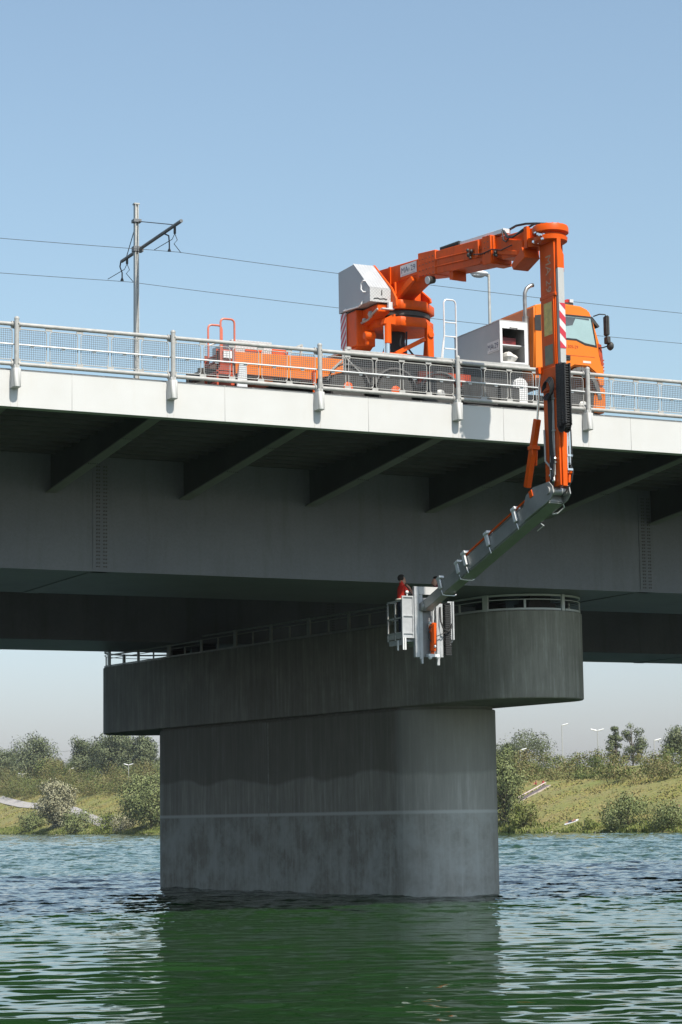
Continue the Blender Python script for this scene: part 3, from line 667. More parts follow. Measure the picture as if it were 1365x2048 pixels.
b.prism([(2.0, 16.24), (2.0, 16.46), (2.26, 16.80), (3.28, 17.66), (3.9, 17.68), (3.9, 16.3)], 'x', 11.325, 11.385)
b.box(11.385, 12.56, 3.6, 4.1, 16.5, 17.3)
b.beam((11.62, 2.7, 16.5), (11.82, 1.9, 17.02), .12, .16); b.box(11.7, 12.5, 2.75, 2.85, 16.5, 17.1)
up_ = b.build('turret', M['orange'], truck, bevel=.012)
b = MB(); b.box(10.76, 11.33, 3.25, 4.16, 15.36, 16.35); b.prism([(2.35, 16.12), (3.3, 15.9), (3.3, 16.35), (2.35, 16.35)], 'x', 10.95, 11.32); b.prism([(3.3, 15.36), (4.1, 15.36), (4.1, 15.3), (3.6, 15.22)], 'x', 10.8, 11.3)
b.cyl((10.78, 2.85, 15.55), (11.1, 2.85, 15.55), .11, n=14); b.cyl((10.9, 2.9, 15.3), (10.9, 2.9, 15.55), .06, n=8)
b.build('counterweight', M['orange'], truck, bevel=.02)
b = MB(); b.tube([(10.95, 2.35, 16.2), (10.9, 2.6, 16.1), (10.95, 2.9, 16.02), (10.9, 3.3, 15.98)], .03, 6); b.ball((10.95, 2.75, 16.13), .10, 8); b.ball((10.92, 3.1, 16.03), .07, 8); b.box(10.85, 10.95, 3.5, 3.7, 16.1, 16.2); b.build('hydraulic_fitting', M['grey'], truck)
b = MB(); b.box(11.2, 11.33, 2.18, 2.28, 16.2, 16.38); b.box(11.0, 11.36, 2.16, 2.3, 16.17, 16.2); b.build('bracket_plate', M['alu'], truck)
b = MB(); b.prism([(4.22, 16.42), (4.22, 17.60), (3.29, 17.62), (2.33, 16.76), (2.31, 16.38)], 'x', 10.70, 11.31)
cw = b.build('grey_housing', M['box_grey'], truck, bevel=.01, label='grey sheet metal housing with sloping tread plate lid')
b = MB(); d = Vector((0, 3.29-2.33, 17.62-16.76)); nn = Vector((0, -d.z, d.y)).normalized()
o_ = Vector((10.69, 2.33, 16.76))+nn*.012; b.quadp(o_, (1, 0, 0), (0, d.y, d.z), [(0, 0), (.63, 0), (.63, 1.0), (0, 1.0)], .012)
b.box(10.69, 11.32, 2.285, 2.31, 16.38, 16.765); b.build('tread_lid', M['tread'], cw)
b = MB(); b.tube([(10.68, 2.50, 16.98), (10.62, 2.53, 16.99), (10.60, 2.62, 16.93), (10.60, 2.63, 16.76), (10.62, 2.55, 16.68), (10.68, 2.52, 16.68)], .022, 8); b.tube([(10.68, 3.75, 16.46), (10.62, 3.75, 16.40), (10.62, 2.85, 16.33), (10.64, 2.72, 16.38), (10.68, 2.7, 16.48)], .02, 8); b.build('grab_handle', M['white'], cw)
b = MB(); b.tube([(10.8+.1*k, 2.275, 16.47+(.012 if k % 2 else -.012)) for k in range(5)], .012, 5); b.tube([(11.05, 2.275, 16.72), (11.04, 2.26, 16.62), (11.05, 2.275, 16.57)], .012, 5); b.build('latch', M['dark'], cw)
def chevron(name, org_, ex, ey, w, h, n, parent, slope=1.0, t=.02):
    b = MB(); b.quadp(org_, ex, ey, [(0, 0), (w, 0), (w, h), (0, h)], t)
    s = h/(2*n); b.cur = 1; o2 = Vector(org_)+Vector(ex).cross(Vector(ey)).normalized()*t
    for k in range(-1, n+1):
        z0_ = 2*s*k; poly = [(0, z0_), (w, z0_+slope*w), (w, z0_+s+slope*w), (0, z0_+s)]
        # clip to [0,h]
        def clip(P, lim, keep):
            R = []
            for i in range(len(P)):
                a, c = P[i], P[(i+1) % len(P)]; ia, ic = keep(a[1], lim), keep(c[1], lim)
                if ia: R.append(a)
                if ia != ic: tt = (lim-a[1])/(c[1]-a[1]); R.append((a[0]+(c[0]-a[0])*tt, lim))
            return R
        poly = clip(poly, 0, lambda q, l: q >= l)
        if len(poly) >= 3: poly = clip(poly, h, lambda q, l: q <= l)
        if len(poly) >= 3: b.quadp(o2, ex, ey, poly, .003)
    return b.build(name, [M['stripe_white'], M['stripe_red']], parent)
chevron('warning_board', (10.74, 4.16, 15.42), (0, -1, 0), (0, 0, 1), .33, .96, 4, truck, slope=1.1)
# boom
BD = Vector((11.55-12.62, 3.77+3.4, 0)).normalized(); BN = Vector((BD.y, -BD.x, 0)); BO = Vector((12.62, -3.4, 0))
def bp(s, w, z): p = BO+BD*s+BN*w; return (p.x, p.y, z)
def bseg(b, s0, s1, w0, w1, z0a, z1a, z0b, z1b):
    vs = [bp(s0, w0, z0a), bp(s0, w1, z0a), bp(s1, w1, z0b), bp(s1, w0, z0b), bp(s0, w0, z1a), bp(s0, w1, z1a), bp(s1, w1, z1b), bp(s1, w0, z1b)]
    b.add(vs, [(0,3,2,1),(4,5,6,7),(0,1,5,4),(1,2,6,5),(2,3,7,6),(3,0,4,7)])
b = MB(); bseg(b, 5.0, 7.15, .04, .56, 17.12, 17.53, 17.05, 17.60); bseg(b, 5.08, 6.4, .06, .54, 17.02, 17.14, 16.52, 17.10); bseg(b, 4.35, 5.13, -.02, .62, 16.92, 17.60, 17.03, 17.66)
bseg(b, 1.90, 4.4, .0, .60, 16.74, 17.44, 16.94, 17.56); bseg(b, 1.95, 5.1, -.025, .0, 16.93, 16.97, 17.17, 17.21); bseg(b, 1.95, 5.1, -.025, .0, 17.14, 17.18, 17.36, 17.40)
bseg(b, 1.95, 2.3, -.05, .65, 16.70, 17.46, 16.72, 17.48); bseg(b, 2.45, 2.6, -.06, .0, 16.98, 17.43, 17.0, 17.44); bseg(b, 3.68, 3.85, .05, .5, 16.64, 16.9, 16.68, 16.92)
boom = b.build('boom', M['orange'], truck, bevel=.012)
b = MB(); bseg(b, .25, 2.0, .08, .52, 16.82, 17.30, 16.84, 17.38); bseg(b, .75, 1.6, .02, .58, 16.68, 17.05, 16.74, 17.3); b.beam(bp(.9, .02, 16.75), bp(1.9, .0, 17.0), .06, .12)
b.prism([(-2.9, 16.55), (-2.3, 16.35), (-2.2, 16.5), (-2.75, 16.85)], 'x', 12.45, 12.9); b.build('inner_boom', M['orange'], boom, bevel=.012)
b = MB(); bseg(b, 1.54, 3.38, .06, .3, 17.44, 17.56, 17.50, 17.60); b.build('hose_tray', M['alu'], boom, bevel=.006)
b = MB(); b.tube([bp(3.36, .14, 17.56), bp(3.8, .14, 17.6), bp(4.15, .14, 17.56), bp(4.25, .14, 17.46), bp(4.18, .14, 17.36), bp(4.0, .14, 17.36)], .055, 8)
for k in range(14): 
    s_ = 3.4+.06*k; b.beam(bp(s_, .02, 17.57), bp(s_, .26, 17.57), .03, .12)
b.build('hose_chain', M['black'], boom)
b = MB(); R_ = random.Random(4)
for k in range(5):
    o_ = R_.uniform(-.05, .05); b.tube([bp(1.56, .1+o_, 17.5), bp(1.3, .02+o_, 17.28+o_), bp(1.0, -.03+o_, 17.22+o_), bp(.7, .02, 17.34+o_), bp(.35, .12, 17.40), bp(.1, .2, 17.30+o_)], .022, 6)
b.tube([bp(1.5, -.02, 17.45), bp(1.42, -.05, 17.2), bp(1.3, -.06, 17.12), bp(1.15, -.04, 17.25)], .018, 6); b.tube([bp(1.6, .3, 17.56), bp(1.25, .25, 17.58), bp(.8, .2, 17.52), bp(.4, .22, 17.44), bp(.05, .3, 17.36)], .03, 6)
b.tube([bp(2.7, -.04, 17.1), bp(2.3, -.07, 17.02), bp(1.9, -.05, 17.06), bp(1.5, -.06, 16.95), bp(1.1, -.03, 17.0)], .016, 6); b.build('hose', M['black'], boom)
b = MB()
for s_ in (2.05, 2.2, 4.45, 4.6, 4.75, 4.9, 5.05):
    for z in (17.0, 17.15, 17.3, 17.45): b.ball(bp(s_, -.055 if s_ < 3 else -.025, z), .016, 6)
b.build('bolt_row', M['dark'], boom)
for q in ((2.62, 3.6, -.018, .0, 17.24, 17.30, 17.28, 17.34), (2.4, 3.66, -.03, .0, 16.80, 16.86, 16.86, 16.92), (.5, .62, -.03, .08, 16.8, 17.36, 16.8, 17.36), (6.45, 6.53, .01, .04, 17.08, 17.58, 17.08, 17.58)):
    b = MB(); bseg(b, *q); b.build('weld_rib', M['orange'], boom)
b = MB()
for (s_, z, r) in ((2.85, 17.12, .07), (2.9, 17.25, .05), (2.75, 17.2, .05), (2.8, 17.03, .04), (1.75, 16.95, .05), (1.72, 16.86, .04), (1.8, 16.9, .04)): b.ball(bp(s_, -.05, z), r, 8)
b.build('valve', M['dark'], boom)
b = MB(); b.cyl(bp(4.6, .1, 16.84), bp(4.6, -.1, 16.80), .10, .12, 14); wl = b.build('work_lamp', M['dark'], boom)
b = MB(); b.cyl(bp(4.6, -.1, 16.80), bp(4.6, -.115, 16.797), .105, n=14); b.build('lamp_lens', M['clear'], wl)
def ma_sign(o, ex, ey, w, h, parent):
    b = MB(); b.quadp(o, ex, ey, [(0, 0), (w, 0), (w, h), (0, h)], .006); ex = Vector(ex).normalized(); ey = Vector(ey).normalized(); n = ex.cross(ey); c = Vector(o)+ex*w/2+ey*h/2+n*.006
    b.cur = 1; sz = h*.72; b.text('MA', c-ex*w*.23, ex, ey, sz); b.text('29', c+ex*w*.28, ex, ey, sz)
    b.cur = 2; b.quadp(c+n*.001, ex, ey, [(-w*.06, -h*.16), (w*.10, -h*.16), (w*.10, h*.02), (w*.06, h*.12), (0, h*.12), (-w*.06, h*.02)], .002); b.quadp(c+n*.001, ex, ey, [(-w*.38, -h*.42), (w*.42, -h*.42), (w*.42, -h*.37), (-w*.38, -h*.37)], .002)
    return b.build('sign_plate', [M['stripe_white'], M['blue_txt'], M['box_grey']], parent)
sp = BO+BD*6.0+BN*.035; ma_sign((sp.x, sp.y, 17.19), -BD, (0, 0, 1), .74, .31, boom)
# slewing head and mast
HC = Vector((12.91, -3.4, 0))
b = MB(); b.lathe([(.43, 17.06), (.46, 17.08), (.46, 17.20), (.44, 17.25), (.20, 17.27), (.15, 17.30)], (HC.x, HC.y, 0), 'z', 32); b.lathe([(.34, 16.98), (.34, 17.07)], (HC.x, HC.y, 0), 'z', 24); b.lathe([(.36, 16.82), (.42, 16.86), (.43, 16.96), (.38, 16.99)], (HC.x, HC.y, 0), 'z', 32)
b.beam((12.6, -3.1, 16.9), (12.86, -2.7, 17.0), .3, .22); b.cyl((13.22, -3.3, 16.5), (13.22, -3.3, 16.85), .09, n=12)
for k in range(16):
    t = k*math.pi/8; b.lathe([(.02, 17.24), (.018, 17.275)], (HC.x+.38*math.cos(t), HC.y+.38*math.sin(t), 0), 'z', 6)
head = b.build('slewing_head', M['orange'], truck, bevel=0)
b = MB(); R_ = random.Random(9)
for k in range(16): b.ball((HC.x-.32+R_.uniform(-.12, .12), HC.y+R_.uniform(-.25, .3), 16.95+R_.uniform(-.12, .14)), R_.uniform(.03, .055), 7)
b.build('hydraulic_fitting', M['chrome'], head)
MU0, MU1, MV0, MV1 = 12.79, 13.0, -3.74, -3.05
b = MB(); b.box(MU0, MU1, MV0, MV1, 10.62, 16.9); b.box(MU0-.02, MU1+.04, MV0-.03, MV1+.02, 15.4, 15.5); b.box(MU0-.03, MU0, MV0+.04, MV1-.04, 13.5, 15.4); b.box(MU0-.05, MU1+.02, MV0-.06, MV1+.05, 13.05, 13.62)
b.prism([(MU0+.02, 16.1), (MU1-.02, 16.1), (MU1+.02, 16.0), (MU1+.02, 16.45), (MU1-.06, 16.62), (MU1-.06, 16.88), (MU0+.04, 16.88)], 'y', MV0-.1, MV0)
b.box(MU0-.01, MU0+.04, MV0-.01, MV0+.08, 10.62, 13.1); b.prism([(MU0+.05, 10.6), (MU1-.02, 10.6), (MU1-.0, 12.0), (MU0+.05, 12.4)], 'y', MV0-.05, MV0)
mastm = b.build('lowering_mast', M['orange'], truck, bevel=.012)
b = MB(); b.box(MU0+.03, MU1-.005, MV0-.12, MV0-.01, 13.68, 16.1); b.build('mast_cover', M['cover'], mastm, bevel=.01)
chevron('warning_stripes', (MU0+.03, MV0-.122, 14.05), (1, 0, 0), (0, 0, 1), .175, 1.15, 3, mastm, slope=-1.0, t=.004)
b = MB(); b.box(MU0-.036, MU0-.03, MV0+.12, MV0+.5, 14.45, 15.28); b.build('reflector_panel', M['yellow'], mastm)
b = MB(); b.box(MU0-.036, MU0-.03, MV0+.12, MV0+.5, 13.7, 14.2); b.build('data_plate', M['olive'], mastm)
b = MB(); b.text('MA 29', (MU0-.004, (MV0+MV1)/2-.05, 16.02), (0, 0, -1), (0, -1, 0), .36); b.build('lettering', mat('worn_lettering', (0.50, 0.27, 0.15), .5, 0, .2, 12), mastm)
b = MB()
for v in (MV0+.18, MV0+.24, MV0+.30): b.cyl((MU0-.025, v, 10.9), (MU0-.025, v, 13.0), .016, n=6)
for z in (11.2, 12.0, 12.8): b.box(MU0-.05, MU0, MV0+.14, MV0+.34, z, z+.04)
b.tube([(MU0-.03, MV1-.05, 12.1), (MU0-.05, MV1-.1, 11.3), (MU0-.06, MV0+.2, 11.0), (MU0-.08, MV0+.15, 10.75)], .025, 6); b.tube([(MU0-.03, MV0+.3, 11.6), (MU0-.06, MV0+.35, 11.2), (MU0-.08, MV0+.3, 10.8)], .022, 6)
b.build('hydraulic_pipe', M['grey'], mastm)
b = MB(); R_ = random.Random(2)
for k in range(4):
    a = .03*k; pts = []
    for i in range(12):
        t = i/11*5.6; pts.append((MU0-.10-.02*k, MV0+.22+.19*math.cos(t)+.02*k, 13.12+.24*math.sin(t)-a))
    b.tube(pts, .02, 6)
b.build('hose_loop', M['black'], mastm)
b = MB(); R_ = random.Random(12)
for k in range(4):
    o_ = .05*k; b.tube([(MU0-.04, MV0+.26+o_, 13.0), (MU0-.06, MV0+.22+o_, 12.5), (MU0-.05, MV0+.28+o_*.6, 11.9), (MU0-.06, MV0+.20+o_, 11.3), (MU0-.08, MV0+.16+o_, 10.85), (MU0-.05, MV0+.25+o_, 10.55)], .017, 6)
b.tube([(MU1+.08, MV0, 11.2), (MU1+.16, MV0-.02, 11.0), (MU1+.12, MV0, 10.75), (MU1+.02, MV0+.1, 10.5), (MU1-.05, MV0+.2, 10.4)], .02, 6)
b.tube([(MU1+.05, MV0-.02, 12.3), (MU1+.10, MV0-.06, 12.0), (MU1+.12, MV0-.04, 11.4), (MU1+.1, MV0, 11.05)], .018, 6)
b.build('hose', M['black'], mastm)
b = MB()
for v, z in ((MV0+.30, 11.05), (MV0+.36, 10.9), (MV0+.12, 11.3), (MV0+.2, 10.75)): b.ball((MU0-.06, v, z), .045, 8)
for z in (11.0, 11.35, 12.25): b.box(MU1-.01, MU1+.14, MV0-.05, MV0+.15, z, z+.05)
b.build('valve', M['chrome'], mastm)
b = MB()
for v, r in ((MV0+.12, .018), (MV0+.02, .022)): b.cyl((MU1+.035, v, 10.95), (MU1+.035, v, 12.3), r, n=8)
b.cyl((MU1+.1, MV0+.0, 11.15), (MU1+.08, MV0, 12.25), .026, n=8); b.build('guide_rod', M['chrome'], mastm)
b = MB(); b.cyl((MU1+.0, MV0+.05, 10.98), (MU1+.17, MV0+.05, 10.98), .055, n=12); b.ball((MU1+.1, MV0+.05, 10.98), .085, 10); b.cyl((MU1+.06, MV0+.02, 10.7), (MU1+.1, MV0+.05, 10.95), .035, n=8); b.build('rotary_motor', M['orange'], mastm)
# energy chain
cu0, cu1 = 12.72, 12.90
b = MB(); path = []
z = 13.62
while z > 12.1: path.append((-3.87, z, 0)); z -= .062
for a in range(0, 181, 20): path.append((-3.98+.11*math.cos(math.radians(a)), 12.08-.11*math.sin(math.radians(a)), a))
z = 12.1
while z < 13.62: path.append((-4.09, z, 180)); z += .062
for (v, z, a) in path:
    c, s_ = math.cos(math.radians(a)), math.sin(math.radians(a)); out = Vector((0, c, -s_)); tn = Vector((0, -s_, -c))
    p = Vector((0, v, z)); 
    for q0, q1, w in ((cu0, cu0+.03, .055), (cu1-.03, cu1, .055), (cu0, cu1, .030)):
        h0 = (.20 if a in (0, 180) else .14) if w > .05 else .02; off = out*(0 if w > .05 else .035)
        b.beam((q0, p.y+off.y, p.z+off.z), (q1, p.y+off.y, p.z+off.z), w, h0, up=out)
b.build('energy_chain', M['black'], truck)
# mast cylinder
p0, p1, p2, p3 = (12.74, -3.02, 13.60), (12.75, -2.80, 12.42), (12.77, -2.52, 11.72), (12.78, -2.18, 10.78)
b = MB(); b.beam(p1, p3, .15, .15, up=(1, 0, 0)); b.cyl(p1, p2, .075, n=12); b.box(12.66, 12.90, -2.66, -2.44, 11.68, 11.78); b.box(12.66, 12.69, -2.66, -2.6, 11.5, 11.7); b.beam((12.88, -2.5, 11.75), (12.88, -2.45, 11.3), .04, .1); cy = b.build('lift_cylinder', M['orange'], truck, bevel=.008)
b = MB(); b.cyl(p0, p1, .03, n=10); b.ball(p0, .07, 10); b.build('cylinder_rod', M['chrome'], cy)
b = MB(); b.box(12.64, 12.80, -3.1, -2.95, 13.52, 13.7); b.build('cylinder_lug', M['orange'], cy, bevel=.01)
# lower arm: from the mast foot back under the bridge
A0, A1 = Vector((12.93, -3.40, 10.50)), Vector((12.52, 2.80, 8.22)); AD = (A1-A0).normalized(); AL = (A1-A0).length
AS = Vector((AD.y, -AD.x, 0)).normalized(); AU = AS.cross(AD)
def ap(s, w, h): return A0+AD*s+AS*w+AU*h
def aseg(b, s0, s1, w0, w1, h0, h1):
    vs = [ap(s, w, h) for s in (s0, s1) for (w, h) in ((w0, h0), (w1, h0), (w1, h1), (w0, h1))]
    b.add(vs, [(0,1,2,3),(7,6,5,4),(0,4,5,1),(1,5,6,2),(2,6,7,3),(3,7,4,0)])
b = MB(); aseg(b, .15, 4.55, -.25, .21, -.22, .20); arm = b.build('lower_arm', M['armgrey'], truck, bevel=.03, seg=2)
b = MB(); aseg(b, 4.4, 5.55, -.20, .16, -.18, .16); b.build('inner_arm', M['armgrey'], arm, bevel=.02)
b = MB(); aseg(b, 5.5, AL, -.15, .11, -.16, .12); b.cyl(ap(AL, -.2, -.02), ap(AL, .18, -.02), .12, n=14); b.build('arm_tip', M['armgrey'], arm, bevel=.02)
b = MB()
for w in (-.27, .21):
    o_ = ap(0, w, 0); b.quadp(o_, AD, AU, [(-.18, -.12), (.0, -.22), (1.2, -.20), (1.2, .05), (.9, .36), (.55, .40), (-.1, .22), (-.2, .05)], .03 if w > 0 else -.03)
b.cyl(ap(-.0, -.34, .02), ap(0, .30, .02), .10, n=14); b.build('arm_hinge', M['armgrey'], arm)
b = MB(); b.cyl(ap(.75, -.27, .27), ap(4.2, -.24, .24), .028, n=8); b.build('feed_pipe', M['orange'], arm)
b = MB(); aseg(b, .62, .75, -.32, -.2, .2, .38); b.build('pipe_stop', M['orange'], arm)
for s_ in (1.55, 2.9, 4.05, 4.5, 5.45):
    b = MB(); k = 1 if s_ < 4.3 else .85
    aseg(b, s_-.06, s_+.06, -.33*k, -.27*k, -.05, .27*k); aseg(b, s_-.14, s_+.05, -.36*k, -.16, .25*k, .32*k)
    pts = [ap(s_, -.29*k, -.1), ap(s_, -.27*k, -.27*k), ap(s_, -.1, -.29*k), ap(s_, .12, -.29*k), ap(s_, .24*k, -.24*k)]; b.tube(pts, .018, 6) if s_ > 4.3 else b.tube(pts[:2], .018, 6)
    b.build('pipe_clamp', M['white'] if s_ < 5 else M['alu'], arm, bevel=.006)
b = MB(); b.tube([ap(.2, .22, -.2), ap(.35, .36, -.22), ap(.6, .32, -.26), ap(.7, .22, -.24)], .02, 6); b.tube([ap(1.25, .22, -.22), ap(1.3, .34, -.25), ap(1.6, .34, -.25)], .015, 6); b.build('cable_guide', M['alu'], arm)
# work platform
BV = 2.86
wp = MB(); wp.box(11.86, 13.38, BV+.10, BV+.92, 7.26, 7.32); 
for u in (11.9, 12.5, 13.3): wp.box(u-.03, u+.03, BV+.1, BV+.92, 7.18, 7.26)
PLA = mat('worn_platform_aluminium', (0.42, 0.43, 0.44), 0.45, 0.1, 0.14, 5)
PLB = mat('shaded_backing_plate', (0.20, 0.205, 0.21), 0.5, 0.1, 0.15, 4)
plat = wp.build('work_platform', PLA, truck)
def frame(b, x0, x1, z0, z1, v, t=.035, mids=()):
    b.box(x0, x0+t, v-.02, v+.02, z0, z1); b.box(x1-t, x1, v-.02, v+.02, z0, z1); b.box(x0+t, x1-t, v-.02, v+.02, z1-t, z1); b.box(x0+t, x1-t, v-.02, v+.02, z0, z0+t)
    for m_ in mids: b.box(x0+t, x1-t, v-.02, v+.02, m_-.014, m_+.014)
b = MB(); b.box(12.155, 12.29, BV-.06, BV+.06, 6.83, 8.745); b.box(12.31, 12.42, BV-.02, BV+.06, 6.78, 8.53); b.box(12.82, 12.92, BV-.05, BV+.06, 6.80, 8.4); b.box(12.93, 13.03, BV-.02, BV+.06, 6.84, 8.3); b.box(12.815, 12.90, BV-.06, BV+.0, 6.62, 6.84); b.box(12.34, 12.40, BV-.05, BV+.03, 6.66, 6.80)
b.build('platform_mast', PLA, plat, bevel=.008)
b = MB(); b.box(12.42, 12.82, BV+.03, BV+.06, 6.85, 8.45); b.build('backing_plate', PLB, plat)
b = MB(); b.box(12.30, 12.96, BV-.035, BV+.0, 8.53, 8.745); b.build('platform_head_panel', mat('pale_head_panel', (0.50, 0.49, 0.48), .45, 0, .08, 4), plat, bevel=.006)
b = MB(); frame(b, 11.80, 12.16, 7.35, 8.49, BV+.02, .04, (7.95, 7.48)); b.box(11.84, 12.13, BV+.03, BV+.036, 7.37, 8.46); b.build('guard_panel', PLA, plat)
b = MB(); b.box(13.27, 13.31, BV-.02, BV+.02, 7.33, 8.37); b.box(13.34, 13.385, BV-.02, BV+.02, 7.33, 8.37); b.box(13.19, 13.30, BV-.015, BV+.015, 8.33, 8.37); b.box(13.2, 13.3, BV-.01, BV+.01, 7.33, 7.45); b.box(13.2, 13.27, BV+.02, BV+.03, 7.4, 7.7); b.build('guard_panel', PLA, plat)
def side(u):
    b = MB()
    for z in (8.36, 7.9, 7.5): b.box(u-.018, u+.018, BV+.04, BV+.9, z-.018, z+.018)
    for v in (BV+.06, BV+.45, BV+.88): b.box(u-.018, u+.018, v-.018, v+.018, 7.3, 8.37)
    b.box(u-.004, u+.004, BV+.08, BV+.88, 7.34, 7.49); return b
side(11.82).build('side_rail', M['grey'], plat); side(13.36).build('side_rail', M['grey'], plat)
b = MB()
for z in (8.36, 7.9, 7.5): b.box(11.84, 13.34, BV+.86, BV+.9, z-.018, z+.018)
for u in (12.2, 12.6, 13.0): b.box(u-.018, u+.018, BV+.86, BV+.9, 7.3, 8.36)
b.build('rear_rail', M['grey'], plat)
b = MB(); b.box(11.80, 11.84, BV-.02, BV+.03, 7.03, 7.36); b.box(11.80, 11.84, BV+.3, BV+.34, 7.03, 7.3); b.box(11.86, 11.90, BV-.02, BV+.02, 7.03, 7.36); b.build('platform_foot', M['white'], plat)
b = MB(); b.cyl((12.66, BV-.10, 7.0), (12.70, BV-.10, 7.76), .085, n=14); b.box(12.58, 12.66, BV-.14, BV-.05, 7.5, 7.7); b.cyl((12.64, BV-.1, 6.9), (12.66, BV-.1, 7.0), .05, n=10); tc = b.build('tilt_cylinder', M['orange'], plat)
b = MB(); b.cyl((12.70, BV-.1, 7.74), (12.70, BV-.1, 8.1), .03, n=8); b.box(12.5, 12.84, BV-.16, BV-.02, 6.84, 6.92); b.ball((12.55, BV-.15, 6.82), .06, 8); b.ball((12.78, BV-.15, 6.84), .06, 8); b.ball((12.68, BV-.19, 7.12), .04, 8); b.ball((12.58, BV-.12, 7.76), .05, 8); b.build('cylinder_rod', M['alu'], tc)
b = MB(); z = 6.9
while z < 8.22: b.box(13.07, 13.24, BV-.1, BV+.02, z, z+.05); z += .06
b.build('platform_chain', M['black'], plat)
b = MB(); b.tube([(12.92, BV-.08, 8.2), (12.9, BV-.14, 7.8), (12.96, BV-.18, 7.6), (13.1, BV-.18, 7.53), (13.2, BV-.16, 7.62), (13.26, BV-.12, 7.75)], .024, 6); b.tube([(12.6, BV-.15, 7.66), (12.5, BV-.17, 7.5), (12.5, BV-.17, 7.35), (12.58, BV-.17, 7.25)], .014, 6); b.tube([(12.76, BV-.15, 7.4), (12.9, BV-.17, 7.46), (13.02, BV-.16, 7.5)], .014, 6); b.tube([(12.72, BV-.12, 8.1), (12.72, BV-.16, 7.9), (12.70, BV-.12, 7.75)], .016, 6); b.build('hose', M['black'], plat)
b = MB(); b.ball((12.03, BV+.14, 8.60), .05, 10); b.cyl((12.03, BV+.14, 8.38), (12.03, BV+.14, 8.57), .02, n=6); b.build('control_knob', M['lamp_white'], plat)
# cabinet behind the cab
b = MB(); t = .03; u0c, u1c, v0c, v1c, z0c, z1c = 14.57, 15.45, 2.05, 4.62, 14.94, 16.12
b.box(u0c, u0c+t, v0c, v1c, z0c, z1c); b.box(u1c-t, u1c, v0c, v1c, z0c, z1c); b.box(u0c+t, u1c-t, v0c, v1c, z0c, z0c+t); b.box(u0c+t, u1c-t, v1c-t, v1c, z0c+t, z1c-t)
b.box(u0c-.01, u1c+.01, v0c-.02, v1c+.01, z1c, z1c+.03)
cab_ = b.build('equipment_cabinet', M['box_grey'], truck, bevel=.006)
b = MB(); b.box(u0c-.006, u0c+.07, v0c-.02, v0c, z0c, z1c); b.box(u1c-.10, u1c+.006, v0c-.02, v0c, z0c, z1c); b.box(u0c+.07, u1c-.10, v0c-.02, v0c, z1c-.20, z1c); b.box(u0c+.07, u1c-.1, v0c-.02, v0c, z0c, z0c+.05); b.build('door_surround', M['white'], cab_)
b = MB(); b.box(14.60, 15.42, 2.2, 4.5, 15.48, 15.51); b.build('shelf', M['alu'], cab_)
b = MB(); b.tube([(14.88, v0c-.03, z1c-.17), (14.92, v0c-.06, z1c-.19), (15.08, v0c-.06, z1c-.19), (15.12, v0c-.03, z1c-.17)], .014, 6); b.build('handle', M['dark'], cab_)
ma_sign((u0c-.008, 2.72, 15.30), (0, -1, 0), (0, 0, 1), .64, .31, cab_)
def blob(b, c, sx, sy, sz, seed, n=14):
    R = random.Random(seed); k = len(b.v); b.ball(c, 1, n, sx, sy, sz)
    for i in range(k, len(b.v)):
        v = Vector(b.v[i])-Vector(c); f = 1+.22*math.sin(v.x*9/sx*.4+seed)+.2*math.sin(v.z*7/sz*.5+seed*2+v.y)+R.uniform(-.06, .06); b.v[i] = tuple(Vector(c)+v*f)
b = MB(); blob(b, (15.03, 2.32, 15.13), .23, .18, .16, 3); o = b.build('rag_bag', mat('crumpled_white_cloth', (0.68, 0.66, 0.62), 0.9, 0, .15, 12), sharp=30); tag(o, 'crumpled white bag lying in the open cabinet on the truck', 'bag')
b = MB(); b.box(14.72, 15.22, 2.28, 2.62, 15.512, 15.72); b.tube([(14.85, 2.45, 15.72), (14.87, 2.45, 15.78), (15.07, 2.45, 15.78), (15.09, 2.45, 15.72)], .012, 6); o = b.build('tool_case', mat('dark_red_plastic', (0.16, 0.015, 0.015), 0.45), bevel=.02); tag(o, 'dark red tool case on the upper shelf of the open cabinet', 'case')
# ladder and exhaust
def ladder():
    b = MB(); v = 3.3
    u0_, u1_ = 13.52, 13.90
    b.tube([(u0_-.1, v, 14.95), (u0_, v, 15.9), (u0_, v, 16.80), (u0_+.03, v, 16.87), (u0_+.09, v, 16.9), (u1_-.09, v, 16.9), (u1_-.03, v, 16.87), (u1_, v, 16.80), (u1_, v, 14.95)], .024, 8)
    for z in (16.25, 15.85, 15.5, 15.2): b.cyl((u0_, v, z), (u1_, v, z), .02, n=8)
    b.cyl((u0_-.02, v, 15.8), (u0_-.16, v, 14.95), .018, n=6); b.build('ladder', M['alu'], truck)
ladder()
b = MB(); b.tube([(15.56, 2.3, 14.95), (15.56, 2.3, 15.6), (15.56, 2.3, 16.35)], .085, 12); b.tube([(15.56, 2.3, 16.35), (15.55, 2.3, 16.85), (15.56, 2.3, 17.05), (15.62, 2.3, 17.18), (15.72, 2.3, 17.26), (15.80, 2.3, 17.29)], .055, 12); b.lathe([(.09, 0), (.09, .04)], (15.56, 2.3, 16.33), 'z', 12); ex = b.build('exhaust_stack', mat('heat_stained_steel', (0.30, 0.285, 0.27), 0.35, 0.6, 0.25, 4), truck)
b = MB(); b.cyl((15.78, 2.3, 17.285), (15.84, 2.3, 17.30), .057, n=12); b.build('exhaust_tip', M['dark'], ex)
